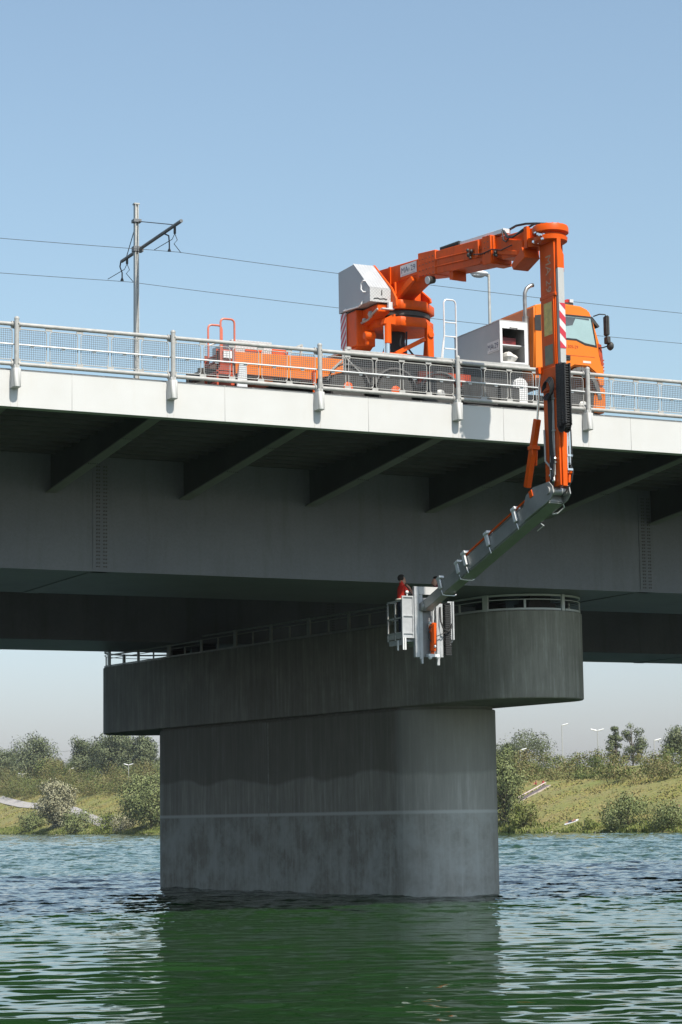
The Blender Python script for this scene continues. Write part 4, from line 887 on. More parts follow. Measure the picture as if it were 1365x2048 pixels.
# cab
cv0, cv1 = 2.0, 4.48
prof = [(15.62, 14.55), (16.55, 14.55), (16.68, 14.86), (16.95, 15.02), (17.4, 15.02), (17.62, 14.86), (17.72, 14.50), (17.93, 14.50), (17.93, 14.9), (17.90, 15.5), (17.80, 15.75), (17.58, 16.45), (17.48, 16.66), (17.2, 16.76), (16.2, 16.80), (15.68, 16.66)]
b = MB(); b.prism(prof, 'y', cv0, cv1); cab = b.build('cab', M['orange_cab'], truck, bevel=.045, seg=3, sharp=50)
b = MB(); b.prism([(17.55, 13.75), (17.95, 13.75), (17.97, 14.2), (17.95, 14.49), (17.70, 14.49), (17.60, 14.2)], 'y', cv0+.02, cv1-.02); b.build('bumper', M['orange_cab'], cab, bevel=.04, seg=2)
b = MB(); pts = [(17.17+.60*math.cos(math.radians(a)), 13.95+1.12*math.sin(math.radians(a))*.9) for a in range(10, 171, 16)]
for i in range(len(pts)-1):
    b.beam((pts[i][0], 2.04, pts[i][1]), (pts[i+1][0], 2.04, pts[i+1][1]), .12, .07, up=(0, 1, 0))
b.build('wheel_arch', M['fender'], cab)
wpoly = [(16.55, 15.80), (17.02, 15.80), (17.30, 15.70), (17.64, 15.66), (17.50, 16.42), (16.55, 16.42)]
b = MB(); b.prism([(16.50, 15.75), (17.02, 15.75), (17.30, 15.64), (17.70, 15.60), (17.55, 16.48), (16.50, 16.48)], 'y', cv0-.008, cv0+.004); b.build('window_seal', M['black'], cab)
b = MB(); b.prism(wpoly, 'y', cv0-.014, cv0-.009); b.build('side_window', mat('cab_glass_reflecting', (0.30, 0.42, 0.43), 0.06, 0, .05, 2), cab)
b = MB(); b.prism([(16.58, 16.12), (16.9, 16.18), (17.0, 16.38), (17.45, 16.36), (17.45, 16.41), (16.58, 16.41)], 'y', cv0-.018, cv0-.015); b.build('sun_blind', mat('dark_cab_interior', (0.08, 0.09, 0.10), 0.3, 0, .3, 3), cab)
b = MB(); b.prism([(15.68, 15.94), (15.88, 15.94), (15.88, 16.40), (15.68, 16.36)], 'y', cv0-.012, cv0-.002); b.build('rear_window', M['black'], cab)
b = MB(); b.box(16.44, 16.46, cv0-.005, cv0+.002, 14.95, 16.55); b.box(16.46, 17.62, cv0-.005, cv0+.002, 15.31, 15.32); b.build('door_gap', M['red_frame'], cab)
b = MB(); b.prism([(17.84, 15.1), (17.9, 15.1), (17.84, 15.7), (17.72, 15.72), (17.76, 15.4)], 'y', cv0-.01, cv0-.002); b.build('corner_deflector', M['red_frame'], cab)
b = MB(); b.box(16.62, 16.80, cv0-.03, cv0-.004, 15.17, 15.31); b.box(16.65, 16.77, cv0-.045, cv0-.03, 15.24, 15.28); b.build('door_handle', M['black'], cab, bevel=.008)
b = MB(); b.text('1305-29', (16.87, cv0-.003, 15.56), (1, 0, .0), (0, 0, 1), .125); b.build('lettering', M['red_txt'], cab)
b = MB(); b.box(17.22, 17.48, cv0-.008, cv0-.002, 15.13, 15.19); b.build('badge', mat('pale_badge', (0.75, 0.55, 0.5), .4), cab)
b = MB()
for z in (14.95, 15.05, 15.15, 15.25): b.box(17.86, 17.945, cv0+.03, cv1-.03, z, z+.03)
b.build('grille', M['red_frame'], cab)
b = MB(); b.prism([(17.895, 15.52), (17.905, 15.53), (17.60, 16.50), (17.585, 16.49)], 'y', cv0+.12, cv1-.12); b.build('windscreen', M['black'], cab)
b = MB(); b.prism([(17.52, 16.42), (17.80, 16.20), (17.84, 16.24), (17.6, 16.50)], 'y', cv0+.05, cv1-.05); b.build('sun_visor', M['dark'], cab)
b = MB(); b.box(16.75, 17.05, 2.15, 2.55, 16.80, 16.86); b.box(16.78, 17.02, 2.5, 4.0, 16.80, 16.84); bc = b.build('beacon_bar', M['dark'], cab)
b = MB(); b.prism([(16.78, 16.86), (17.02, 16.86), (16.98, 16.97), (16.86, 16.97)], 'y', 2.18, 2.50); b.build('beacon_lens', M['redlens'], bc, bevel=.015)
b = MB(); b.box(16.92, 17.04, 2.12, 2.17, 16.87, 16.96); b.build('spot_lamp', M['clear'], bc)
b = MB(); b.tube([(17.62, cv0+.02, 16.50), (17.75, cv0-.10, 16.55), (17.90, cv0-.16, 16.54), (17.93, cv0-.16, 16.45)], .018, 6); b.tube([(17.75, cv0, 15.60), (17.85, cv0-.1, 15.60), (17.95, cv0-.16, 15.64)], .018, 6); mr = b.build('mirror_arm', M['black'], cab)
b = MB(); b.box(17.87, 17.97, cv0-.29, cv0-.07, 15.92, 16.50); b.build('mirror', M['dark'], mr, bevel=.03, seg=2)
b = MB(); b.box(17.88, 17.99, cv0-.28, cv0-.08, 15.70, 15.90); b.ball((18.03, cv0-.18, 15.64), .13, 10, sx=.7, sy=1, sz=1); b.build('wide_mirror', M['dark'], mr, bevel=.02)

# ------------------------------------------------------------------ people
SKIN = mat('skin', (0.42, 0.22, 0.15), 0.55, 0, .08, 12)
TAN = mat('sun_tanned_skin', (0.38, 0.18, 0.11), 0.55, 0, .08, 12)
def cloth(name, c): return mat(name, c, 0.85, 0, .12, 10)
RED_VEST = cloth('red_work_vest', (0.62, 0.025, 0.012)); BLACKC = cloth('black_cloth', (0.012, 0.012, 0.014)); NAVY = cloth('navy_work_trousers', (0.02, 0.025, 0.045))
MAROON = cloth('maroon_jacket', (0.12, 0.012, 0.02)); HAIR = cloth('dark_brown_hair', (0.016, 0.011, 0.008)); PALE = cloth('reflective_band', (0.6, 0.57, 0.46))
def person(label, loc, rotz, J, mats, hair=None, group=None, face=(1, 0, 0), scale=1.0):
    # J: joint -> (x, y, z, radius); bones carry a material key
    bones = [('pelvis','belly','leg'),('belly','chest','torso'),('chest','neck','torso'),('neck','jaw','skin'),('jaw','brow','skin'),('brow','crown','skin'),('jaw','nose','skin')]
    for s in 'lr': bones += [('chest','sh'+s,'torso'),('sh'+s,'el'+s,'sleeve'),('el'+s,'wr'+s,'forearm'),('wr'+s,'pa'+s,'skin'),('pelvis','hi'+s,'leg'),('hi'+s,'kn'+s,'leg'),('kn'+s,'an'+s,'shin'),('an'+s,'to'+s,'shoe')]
    f = Vector(face); J = dict(J)
    j = Vector(J['jaw'][:3]); J['nose'] = (*(j+f*.105+Vector((0, 0, .035))), .016)
    for s in 'lr':
        w, p = Vector(J['wr'+s][:3]), Vector(J['pa'+s][:3]); d = (p-w).normalized(); sd = d.cross(Vector((0, 0, 1)))
        if sd.length < .1: sd = d.cross(Vector((0, 1, 0)))
        sd.normalize(); nn = sd.cross(d)
        for i, (o, L) in enumerate(((-.03, .072), (-.01, .085), (.01, .08), (.03, .062))):
            k = f'f{i}{s}'; J[k] = (*(p+sd*o+d*(.03+L*.5)+nn*-.006), .009); J[k+'t'] = (*(p+sd*o*1.15+d*(.03+L*.85)-nn*.03), .008); bones += [('pa'+s, k, 'skin'), (k, k+'t', 'skin')]
        k = 'th'+s; J[k] = (*(w.lerp(p, .45)-sd*.045+d*.02), .011); J[k+'t'] = (*(w.lerp(p, .8)-sd*.06+d*.045-nn*.01), .009); bones += [('wr'+s, k, 'skin'), (k, k+'t', 'skin')]
    names = list(J); idx = {n: i for i, n in enumerate(names)}; names.remove('pelvis'); names.insert(0, 'pelvis'); idx = {n: i for i, n in enumerate(names)}
    me = bpy.data.meshes.new('person_skeleton'); me.from_pydata([J[n][:3] for n in names], [(idx[a], idx[c]) for a, c, _ in bones], [])
    ob = bpy.data.objects.new('person_skeleton', me); C.objects.link(ob); sk = ob.modifiers.new('skin', 'SKIN'); sk.use_smooth_shade = True
    sb = ob.modifiers.new('sub', 'SUBSURF'); sb.levels = 1; sb.render_levels = 1
    lay = me.skin_vertices[0].data
    for n in names: lay[idx[n]].radius = (J[n][3], J[n][3]*(.72 if n in ('chest', 'belly', 'pelvis') else 1))
    lay[0].use_root = True
    dg = bpy.context.evaluated_depsgraph_get(); dg.update(); m2 = bpy.data.meshes.new_from_object(ob.evaluated_get(dg)); bpy.data.objects.remove(ob); bpy.data.meshes.remove(me)
    keys = list(mats); m2.materials.clear()
    for k in keys: m2.materials.append(mats[k])
    B = [(Vector(J[a][:3]), Vector(J[c][:3]), k, (J[a][3]+J[c][3])/2) for a, c, k in bones]
    for p in m2.polygons:
        best = None
        for a, c, k, r in B:
            d = c-a; t = max(0, min(1, (p.center-a).dot(d)/max(1e-9, d.dot(d)))); q = (p.center-(a+d*t)).length/r
            if best is None or q < best[0]: best = (q, k)
        p.material_index = keys.index(best[1]) if best[1] in keys else 0; p.use_smooth = True
    o = bpy.data.objects.new('person', m2); C.objects.link(o); o.location = loc; o.rotation_euler = (0, 0, rotz); o.scale = (scale,)*3
    tag(o, label, 'person', group)
    if hair:
        b = MB(); c = Vector(J['brow'][:3]).lerp(Vector(J['crown'][:3]), .45)-f*.022; b.ball(c, .110, 14, .98, .9, .95)
        cut = [i for i, q in enumerate(b.v) if (Vector(q)-c).dot(f) > .045 and q[2] < c.z+.05]
        for i in cut: q = Vector(b.v[i]); b.v[i] = tuple(q-f*((q-c).dot(f)-.02))
        for i, q in enumerate(b.v):
            if q[2] < c.z-.06: b.v[i] = (q[0], q[1], c.z-.06+(q[2]-c.z+.06)*.4)
        h = b.build('hair', hair, None, local=True, sharp=80); h.parent = o
    return o
def vest_band(o, z, rx, ry):
    b = MB(); b.tube([(rx*math.cos(t*math.pi/10), ry*math.sin(t*math.pi/10), z) for t in range(20)], .03, 6, closed=True); h = b.build('reflective_band', PALE, None, local=True); h.parent = o
def standing(pose=None):
    J = dict(pelvis=(0,0,.95,.15), belly=(0,0,1.12,.155), chest=(0,0,1.36,.165), neck=(.01,0,1.52,.058), jaw=(.035,0,1.60,.074), brow=(.02,0,1.69,.094), crown=(.01,0,1.76,.07))
    for s, y in (('l', 1), ('r', -1)):
        J.update({'sh'+s: (0,.19*y,1.42,.075), 'el'+s: (.02,.25*y,1.14,.05), 'wr'+s: (.14,.24*y,.92,.033), 'pa'+s: (.18,.23*y,.85,.036), 'hi'+s: (0,.10*y,.88,.095), 'kn'+s: (.01,.11*y,.50,.065), 'an'+s: (-.02,.11*y,.10,.045), 'to'+s: (.12,.13*y,.045,.04)})
    if pose: J.update(pose)
    return J
FL = 7.33
wk = person('worker in a red vest with pale band, hand at his chin, on the work platform', (12.06, BV+.50, FL-.03), 0.0,
       standing({'elr': (.20,-.26,1.16,.05), 'wrr': (.22,-.10,1.42,.034), 'par': (.17,-.05,1.50,.036), 'ell': (.16,.25,1.15,.05), 'wrl': (.36,.16,1.06,.033), 'pal': (.42,.14,1.05,.036)}),
       dict(torso=RED_VEST, skin=SKIN, leg=NAVY, sleeve=BLACKC, forearm=SKIN, shin=NAVY, shoe=BLACKC), HAIR)
vest_band(wk, 1.13, .145, .185)
person('worker with short dark hair and maroon jacket, half hidden behind the platform arm', (13.12, BV+.50, FL-.04), math.pi,
       standing({'elr': (.10,-.27,1.14,.05), 'wrr': (.30,-.22,1.08,.033), 'par': (.37,-.2,1.06,.036), 'ell': (.10,.27,1.14,.05), 'wrl': (.30,.2,1.06,.033), 'pal': (.37,.18,1.05,.036)}),
       dict(torso=MAROON, skin=SKIN, leg=NAVY, sleeve=MAROON, forearm=MAROON, shin=NAVY, shoe=BLACKC), HAIR)
LIE = {}
def lying():
    J = {}
    for n, q in standing({'ell': (.1,.42,1.5,.05), 'wrl': (.1,.25,1.72,.033), 'pal': (.1,.15,1.76,.036), 'elr': (.1,-.42,1.5,.05), 'wrr': (.1,-.25,1.72,.033), 'par': (.1,-.15,1.76,.036), 'knl': (.2,.11,.5,.065)}).items(): J[n] = (q[2]-.9, q[1], q[0]+.14, q[3])
    return J
SW = cloth('pale_swimwear', (0.55, 0.55, 0.6)); SWD = cloth('dark_swimwear', (0.03, 0.03, 0.06)); SWR = cloth('red_swimwear', (0.5, 0.03, 0.05))
bathe = dict(torso=TAN, skin=TAN, leg=SWD, sleeve=TAN, forearm=TAN, shin=TAN, shoe=TAN)
def on(u, v, dz=0): return (u, v, ter(u, v)+dz)
person('sunbather lying on a white towel low on the grass slope near the water', on(180.6, 265.3, .22), -.46, lying(), bathe, HAIR, face=(0, 0, 1)).rotation_euler = (.16, -.30, -.46)
b = MB(); b.box(-1.1, 1.1, -.45, .45, 0, .05); b.box(.8, 1.3, -.35, .35, .05, .16); o = b.build('beach_towel', cloth('white_towel', (0.72, 0.72, 0.74)), None, bevel=.02, local=True); o.location = on(180.6, 265.3, .16); o.rotation_euler = (.16, -.30, -.46); tag(o, 'white beach towel on the grass slope beneath the lying sunbather', 'towel')
def sitting(): return standing({'pelvis': (0,0,.16,.15), 'belly': (-.02,0,.33,.155), 'chest': (-.03,0,.57,.165), 'neck': (.0,0,.73,.058), 'jaw': (.03,0,.81,.074), 'brow': (.015,0,.90,.094), 'crown': (.0,0,.97,.07),
    **{k+s: v_ for s, y in (('l', 1), ('r', -1)) for k, v_ in (('sh', (-.03,.19*y,.63,.075)), ('el', (.08,.26*y,.40,.05)), ('wr', (.28,.2*y,.36,.033)), ('pa', (.34,.17*y,.37,.036)), ('hi', (.03,.1*y,.14,.095)), ('kn', (.40,.13*y,.42,.065)), ('an', (.62,.13*y,.1,.045)), ('to', (.75,.14*y,.06,.04)))}})
person('bather in red sitting at the top end of the slanting stair rail on the bank', on(199.4, 304.6), 3.6, sitting(), dict(bathe, torso=SWR), HAIR)
person('bather in red sitting beside the grass edge below the thicket, left of another', on(199.6, 307.4), 3.3, sitting(), dict(bathe, leg=SWR), HAIR)
person('person in pale clothes sitting in the grass behind the young bush by the water', on(183.6, 282.6), 3.6, sitting(), dict(bathe, torso=SW), HAIR)
person('bare chested person standing on the slope at the far right behind a bush', on(183.5, 238.7), 3.6, standing(), bathe, HAIR)
# stair on the slope
st = thing('slope_stair', on(194.7, 301), 'narrow concrete stair with a pale handrail climbing the grass bank', 'stair')
b = MB(); n = 24; s0, s1 = Vector((190.2, 299.4)), Vector((199.2, 302.4))
for i in range(n):
    p = s0.lerp(s1, i/n); q = s0.lerp(s1, (i+1)/n); z = ter(q.x, q.y); b.prism([(p.x-.1, p.y-.9), (q.x, q.y-.9), (q.x, q.y+.9), (p.x-.1, p.y+.9)], 'z', z-.7, z+.12)
b.build('steps', mat('pale_concrete_steps', (0.45, 0.38, 0.35), .9), st)
b = MB()
for i in range(9):
    p = s0.lerp(s1, i/8); z = ter(p.x, p.y); b.cyl((p.x, p.y+.95, z), (p.x, p.y+.95, z+.6), .04, n=5)
b.beam((s0.x, s0.y+.95, ter(s0.x, s0.y)+.62), (s1.x, s1.y+.95, ter(s1.x, s1.y)+.62), .16, .12); b.build('handrail', mat('pinkish_rail_paint', (0.62, 0.5, 0.48), .6), st)

# ------------------------------------------------------------------ vegetation
def leafmat(name, cols, tint=None, nscale=.35):
    m, N, L, b = newmat(name); g = N.new('ShaderNodeNewGeometry'); f = noise(N, L, coord(N, L), nscale, 3)
    r = math_(N, L, 'ADD', math_(N, L, 'MULTIPLY', g.outputs['Random Per Island'], .28), math_(N, L, 'MULTIPLY_ADD', f, 1.1))
    r.node.inputs[1].links[0].from_node.inputs[2].default_value = -.19
    n = len(cols); c = ramp(N, L, r, [(.2+.6*i/(n-1), cols[i]) for i in range(n)])
    L.new(c, b.inputs['Base Color']); b.inputs['Roughness'].default_value = .7; b.inputs['Specular IOR Level'].default_value = .25
    return m
LM = dict(
    poplar=leafmat('poplar_leaves', [(.07, .092, .042), (.125, .148, .072), (.175, .19, .108)]),
    willow=leafmat('silver_willow_leaves', [(.20, .198, .11), (.30, .285, .175), (.38, .365, .25)]),
    green=leafmat('bush_leaves', [(.09, .12, .036), (.17, .20, .075), (.25, .27, .125)]),
    thicket=leafmat('thicket_leaves', [(.05, .078, .02), (.11, .145, .038), (.155, .165, .055), (.20, .155, .068), (.20, .215, .08)], nscale=.16),
    reed=leafmat('bank_herbs', [(.09, .12, .025), (.16, .19, .045), (.25, .235, .10)], nscale=.3))
BARK = mat('bark', (0.09, 0.075, 0.06), .9, 0, .3, 4)
def leaves_mesh(name, lumps, n, size, m, seed, flat=.5):
    # many separate leaf clumps scattered in the shells of overlapping ellipsoid lumps
    R = np.random.default_rng(seed); W_ = np.array([l[3]*l[4]*l[5] for l in lumps])**.67; W_ /= W_.sum(); k = R.choice(len(lumps), n, p=W_); Lp = np.array(lumps)[k]
    d = R.normal(size=(n, 3)); d /= np.linalg.norm(d, axis=1)[:, None]; rad = (R.random(n)**.38*np.where(R.random(n) < .14, 1+.35*R.random(n), 1))[:, None]
    sub = 1+.16*np.sin(d[:, :1]*5+k[:, None])*np.sin(d[:, 1:2]*6+k[:, None]*2)
    P = Lp[:, :3]+d*rad*Lp[:, 3:6]*sub
    nn = d*1.2+R.normal(size=(n, 3))*.6+np.array([0, 0, .35]); nn /= np.linalg.norm(nn, axis=1)[:, None]
    t = np.cross(nn, R.normal(size=(n, 3))); t /= np.linalg.norm(t, axis=1)[:, None]; bt = np.cross(nn, t)
    cn = d*.9+R.normal(size=(n, 3))*.28+np.array([0, 0, .15]); cn /= np.linalg.norm(cn, axis=1)[:, None]; bt = bt*np.where((nn*cn).sum(1) < 0, -1, 1)[:, None]
    s = size*(.55+.9*R.random(n))[:, None]
    co = np.stack([P-t*s, P-bt*s*flat, P+t*s, P+bt*s*flat], 1).reshape(-1, 3).astype(np.float32)
    me = bpy.data.meshes.new(name); me.vertices.add(4*n); me.vertices.foreach_set('co', co.ravel()); me.loops.add(4*n); me.loops.foreach_set('vertex_index', np.arange(4*n, dtype=np.int32))
    me.polygons.add(n); me.polygons.foreach_set('loop_start', np.arange(0, 4*n, 4, dtype=np.int32)); me.polygons.foreach_set('loop_total', np.full(n, 4, dtype=np.int32)); me.polygons.foreach_set('use_smooth', np.ones(n, dtype=bool)); me.materials.append(m); me.update(calc_edges=True)
    me.normals_split_custom_set(np.repeat(cn, 4, 0).tolist()); return me
def lumps_for(h, w, base, n, seed, narrow=1.0):
    R = random.Random(seed); L = []
    for i in range(n):
        t = (i+.5)/n; z = base+(h-base)*(.12+.80*t); rr = w*(math.sin(math.pi*min(1, .22+.68*t))**.7)*.5; a = R.uniform(0, 6.28); q = R.uniform(.3, 1.0)*rr; s = R.uniform(.30, .55)*rr+.09*w
        L.append((q*math.cos(a), q*math.sin(a), z+R.uniform(-.05, .05)*h, s, s, s*R.uniform(.75, 1.15)*narrow))
    return L
def plant(name, loc, h, w, label, cat, m, n, size, seed, base=.0, nl=14, group=None, trunk=True, narrow=1.0):
    root = thing(name, loc, label, cat, group); R = random.Random(seed+5); L = lumps_for(h, w, base, nl, seed, narrow)
    me = leaves_mesh('crown', L, int(n*2.2), size*.62, m, seed); o = bpy.data.objects.new('crown', me); C.objects.link(o); o.parent = root
    b = MB(); r = .02*h+.03
    if trunk: b.tube([(0, 0, -.4), (.02*h, 0, h*.3), (-.01*h, .02*h, h*.6), (0, 0, h*.88)], [r, r*.8, r*.5, r*.15], 7)
    for l in L[::1 if trunk else 2]:
        z0 = max(.1, l[2]*.55); b.tube([(0, 0, z0 if trunk else -.2), (l[0]*.5, l[1]*.5, (z0+l[2])*.5), (l[0], l[1], l[2])], [r*.5, r*.35, r*.12], 5)
    t = b.build('trunk' if trunk else 'stems', BARK, None, local=True); t.parent = root
    return root
def onv(u, v): return (u, v, ter(u, v)-.1)
# shore bushes and trees that can be told apart
plant('willow_tree', onv(178.6, 516.5), 13.6, 9.4, 'silvery round willow standing at the water between the two ends of the pale path', 'tree', LM['willow'], 5200, .42, 21, nl=30)
plant('willow_tree', onv(179.5, 449.5), 13.2, 12.5, 'large green riverside willow close left of the pier shaft', 'tree', LM['green'], 5600, .40, 22, nl=30)
plant('willow_tree', onv(179.5, 284.0), 13.6, 6.6, 'tall light green willow rising close right of the pier shaft', 'tree', LM['green'], 4200, .30, 23, nl=30)
plant('bush', onv(178.6, 536), 4.6, 8.5, 'low round bush at the waterline left of the silvery willow', 'bush', LM['green'], 1600, .35, 24, nl=14, trunk=False)
plant('bush', onv(178.2, 494), 5.2, 8.5, 'low round bush at the waterline right of the silvery willow', 'bush', LM['green'], 1700, .35, 25, nl=14, trunk=False)
plant('bush', onv(178.8, 478), 3.8, 8.5, 'bright yellow green low bush beside the lower end of the pale path', 'bush', LM['reed'], 1500, .34, 26, nl=14, trunk=False)
plant('bush', onv(178.5, 466), 3.6, 7.0, 'small dull green bush just left of the large riverside willow', 'bush', LM['willow'], 1200, .33, 27, nl=12, trunk=False)
plant('bush', onv(178.4, 276.5), 4.7, 5.0, 'young open bush at the waterline below the slope stair', 'bush', LM['reed'], 1500, .24, 28, nl=14, trunk=False)
plant('bush', onv(178.6, 245.6), 5.0, 6.4, 'full grey green bush at the waterline on the right bank stretch', 'bush', LM['green'], 2600, .25, 29, nl=18, trunk=False)
plant('bush', onv(178.6, 234.5), 3.2, 7.5, 'wide low bush at the waterline at the right edge of the view', 'bush', LM['green'], 2200, .24, 30, nl=18, trunk=False)
plant('bush', onv(178.2, 256), 1.5, 3.0, 'small bright tuft of bush near the lying sunbather', 'bush', LM['reed'], 700, .2, 31, nl=6, trunk=False)
# trees on the dyke
for (v, u, top, w, lab, sd) in ((738, 235, 30, 12, 'dull green tree cut by the left edge of the photo above the thicket', 41), (701, 235, 33, 14, 'tall airy tree standing alone on the dyke, second from the left', 42), (655, 236, 30.5, 10, 'poplar at the left side of the big tree group on the dyke', 43), (636, 238, 31, 12, 'poplar in the middle of the big tree group on the dyke', 44), (619, 235, 31.5, 12, 'tallest poplar of the big tree group on the dyke', 45), (603, 236, 30, 10, 'poplar at the right side of the big tree group on the dyke', 46), (590, 240, 22, 8, 'small grey green tree between the big tree group and the pier', 47), (672, 232, 23, 13, 'low spreading brownish tree in the gap between the tall airy tree and the group', 48)):
    z = ter(u, v); plant('poplar_tree' if 'poplar' in lab else 'tree', onv(u, v), top-z, w, lab, 'tree', LM['thicket'] if 'brown' in lab else LM['poplar'], 5200, .50, sd, base=1.5, nl=26)
for (v, u, top, w, lab, sd, nr) in ((375, 238, 20.6, 9.5, 'rounded grey green tree above the thicket beside the pier', 51, 1), (383, 238, 18.6, 6, 'thin airy tree half hidden behind the pier edge', 52, 1), (336.3, 236, 21.4, 3.6, 'slim upright tree, left one of the pair above the thicket', 53, 1.3), (330.2, 236, 21.2, 4.8, 'forked open tree, right one of the pair above the thicket', 54, 1.2), (316, 238, 19.8, 6.8, 'flat topped open tree with a lamp before it at the far right', 55, .8)):
    z = ter(u, v); plant('tree', onv(u, v), top-z, w, lab, 'tree', LM['poplar'], 1300 if nr > 1 else 2300, .30, sd, base=.3 if nr > 1 else 2.0, nl=13 if nr > 1 else 18, narrow=.75 if nr > 1 else nr)
# the thicket: one dense mass of shrubs on the crest
def thicket():
    R = random.Random(77); L = []
    v = 185.0
    while v < 780:
        far = 1+.0022*max(0, v-300); row = 0
        for u in (202.5, 207.5, 214.0, 222.0):
            uu = u+R.uniform(-2, 2)+1.6*math.sin(v*.11); vv = v+R.uniform(-3, 3); g = ter(uu, vv); hh = (1.5+.30*row)*far*R.uniform(.6, 1.3); ww = R.uniform(2.0, 3.6)*far
            L.append((uu, vv, g+hh*.6, ww*.8, ww, hh*1.0)); row += 1
            for q in range(2): L.append((uu+R.uniform(-1.5, 1.0), vv+R.uniform(-2.5, 2.5)*far, g+hh*R.uniform(.7, 1.35), ww*.42, ww*.45, hh*.5))
        v += 4.6*far
    me = leaves_mesh('shrub_thicket', L, 330000, .18, LM['thicket'], 99); o = bpy.data.objects.new('shrub_thicket', me); C.objects.link(o)
    tag(o, 'dense brownish green thicket of shrubs covering the crest of the bank', 'shrubs', None, 'stuff')
thicket()
def herbs():
    R = np.random.default_rng(5); n = 26000; v = R.uniform(205, 620, n); u = 176.6+R.random(n)**2.2*3.6; z = np.array([ter(a, c) for a, c in zip(u, v)])
    hgt = (.18+.45*R.random(n))*(1+.6*np.sin(v*.23)*np.sin(v*.071)); hgt = np.where((np.abs(v-264.9) < 2.6), .1, hgt); a = R.uniform(0, 6.28, n); w = .10+.12*R.random(n); lx = R.normal(0, .18, n); ly = R.normal(0, .18, n)
    p0 = np.stack([u-w*np.cos(a), v-w*np.sin(a), z-.1], 1); p1 = np.stack([u+w*np.cos(a), v+w*np.sin(a), z-.1], 1); p2 = np.stack([u+lx+w*.4*np.cos(a), v+ly+w*.4*np.sin(a), z+hgt], 1); p3 = np.stack([u+lx-w*.4*np.cos(a), v+ly-w*.4*np.sin(a), z+hgt], 1)
    co = np.stack([p0, p1, p2, p3], 1).reshape(-1, 3).astype(np.float32); me = bpy.data.meshes.new('shore_grass'); me.vertices.add(4*n); me.vertices.foreach_set('co', co.ravel()); me.loops.add(4*n); me.loops.foreach_set('vertex_index', np.arange(4*n, dtype=np.int32))
    me.polygons.add(n); me.polygons.foreach_set('loop_start', np.arange(0, 4*n, 4, dtype=np.int32)); me.polygons.foreach_set('loop_total', np.full(n, 4, dtype=np.int32)); me.materials.append(LM['reed']); me.update(calc_edges=True)
    o = bpy.data.objects.new('shore_grass', me); C.objects.link(o); tag(o, 'tall yellow green herbs and grass along the waterline', 'grass', None, 'stuff')
herbs()
PPL = [(180.6, 265.3), (199.4, 304.6), (199.6, 307.4), (183.6, 282.6), (183.5, 238.7), (178.6, 264.6)]
def clear(u, v, r=1.7):
    k = np.ones(len(u), dtype=bool)
    for (a, c) in PPL: k &= (u-a)**2+(v-c)**2 > r*r
    return k
def tufts():
    R = np.random.default_rng(15); n = 160000; v = R.uniform(205, 660, n); u = 178+R.random(n)*26; z = np.array([ter(a, c) for a, c in zip(u, v)])
    keep = np.sin(u*.9+v*.31)+np.sin(v*.53-u*.4)+R.normal(0, 1.0, n) > -.3; keep &= clear(u, v, 2.4); u, v, z = u[keep], v[keep], z[keep]; n = len(u)
    hgt = .05+.13*R.random(n); a = R.uniform(0, 6.28, n); a = np.where(-np.sin(a)*.45+np.cos(a)*.9 > 0, a, a+math.pi); w = .08+.14*R.random(n); lx = R.normal(0, .15, n); ly = R.normal(0, .15, n); ca, sa = np.cos(a), np.sin(a)
    co = np.stack([np.stack([u-w*ca, v-w*sa, z-.08], 1), np.stack([u+w*ca, v+w*sa, z-.08], 1), np.stack([u+lx+w*.6*ca, v+ly+w*.6*sa, z+hgt], 1), np.stack([u+lx-w*.6*ca, v+ly-w*.6*sa, z+hgt], 1)], 1).reshape(-1, 3).astype(np.float32)
    me = bpy.data.meshes.new('slope_grass'); me.vertices.add(4*n); me.vertices.foreach_set('co', co.ravel()); me.loops.add(4*n); me.loops.foreach_set('vertex_index', np.arange(4*n, dtype=np.int32))
    me.polygons.add(n); me.polygons.foreach_set('loop_start', np.arange(0, 4*n, 4, dtype=np.int32)); me.polygons.foreach_set('loop_total', np.full(n, 4, dtype=np.int32))
    me.materials.append(leafmat('slope_grass_blades', [(.16, .19, .042), (.225, .22, .062), (.25, .205, .078), (.29, .25, .11)], nscale=.12)); me.update(calc_edges=True)
    o = bpy.data.objects.new('slope_grass', me); C.objects.link(o); me.polygons.foreach_set('use_smooth', np.ones(n, dtype=bool)); cn = np.stack([R.normal(-.3, .22, n), R.normal(-.15, .22, n), np.ones(n)], 1); cn /= np.linalg.norm(cn, axis=1)[:, None]; me.normals_split_custom_set(np.repeat(cn, 4, 0).tolist())
    tag(o, 'dry brown and green grass covering the slope of the bank', 'grass', None, 'stuff')
tufts()
def stones():
    b = MB(); R = random.Random(8)
    for i in range(420):
        v = R.uniform(215, 600); u = 176.3+R.uniform(0, .9); r = R.uniform(.10, .28); b.ball((u, v, ter(u, v)+.02), r, 6, R.uniform(.8, 1.4), R.uniform(.8, 1.4), .6)
    o = b.build('shore_stones', mat('pale_shore_stone', (0.42, 0.38, 0.33), .9, 0, .3, 2)); tag(o, 'pale stones and pebbles along the waterline of the far bank', 'stones', None, 'stuff')
stones()

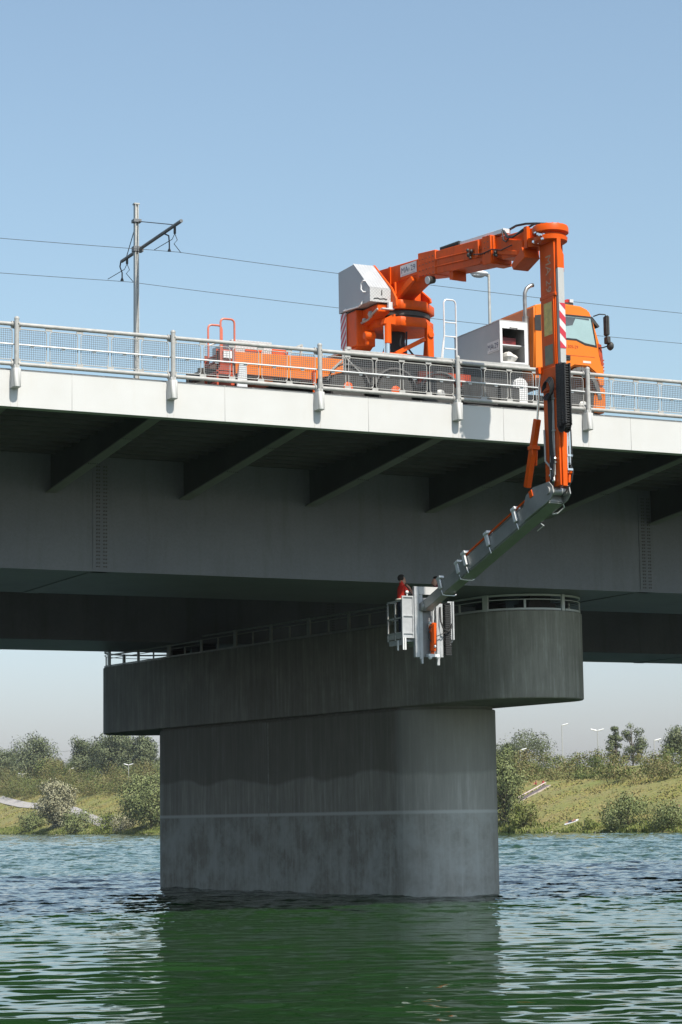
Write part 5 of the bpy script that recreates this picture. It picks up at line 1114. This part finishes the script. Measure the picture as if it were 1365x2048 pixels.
# ------------------------------------------------------------------ lamps on the dyke
def dyke_lamp(u, v, top, heads, label, tilt=0):
    z = ter(u, v); t = thing('street_lamp', (u, v, z), label, 'street lamp', 'street lamps on the dyke')
    b = MB(); b.cyl((u, v, z-.2), (u, v, top), .13, .08, 8); b.build('pole', M['grey'], t)
    d = Vector((math.cos(TH), -math.sin(TH), 0))
    for s in heads:
        b = MB(); p = Vector((u, v, top))+d*(s*.35); q = p+d*(s*1.0)+Vector((0, 0, .28)); b.tube([(u, v, top-.05), tuple(p), tuple(q)], [.06, .16, .12], 8); b.build('lamp_head', M['lamp_white'], t)
dyke_lamp(235, 355.1, 21.8, (1,), 'single headed street lamp above the thicket, nearest the pier on its right')
dyke_lamp(235, 341.4, 20.1, (-1, 1), 'double headed street lamp above the thicket left of the tree pair')
dyke_lamp(233, 318.0, 17.2, (1,), 'street lamp with its white head before the flat topped tree')
dyke_lamp(233, 369, 17.1, (1,), 'street lamp head just showing over the thicket beside the rounded tree')
dyke_lamp(214, 555, 19.2, (-1, 1), 'double headed street lamp before the big tree group, near the pier')
dyke_lamp(214, 651, 18.9, (-1, 1), 'double headed street lamp in the thicket at the far left of the photo')
dyke_lamp(224, 634, 20.1, (1,), 'street lamp with one pale head in the thicket under the tree group')
b = MB(); pts = [(300, 540+i*20, 33+2.2*((i-12)/12)**2) for i in range(25)]; b.tube(pts, .06, 5); tag(b.build('power_line', M['wire']), 'thin power line in the sky behind the dyke trees', 'power line')

# ------------------------------------------------------------------ summer haze
hz = MB(); hz.box(-160, 1100, -160, 2300, -2.6, 60); o = hz.build('haze', (lambda m: m)(bpy.data.materials.new('haze_air'))); o['kind'] = 'stuff'; o['label'] = 'thin pale summer haze in the air over the river'
m = o.data.materials[0]; m.use_nodes = True; N = m.node_tree.nodes; N.clear(); ou = N.new('ShaderNodeOutputMaterial'); pv = N.new('ShaderNodeVolumePrincipled')
pv.inputs['Color'].default_value = (0.86, 0.90, 0.95, 1); pv.inputs['Density'].default_value = 0.00009; pv.inputs['Anisotropy'].default_value = 0.2
m.node_tree.links.new(pv.outputs[0], ou.inputs['Volume'])
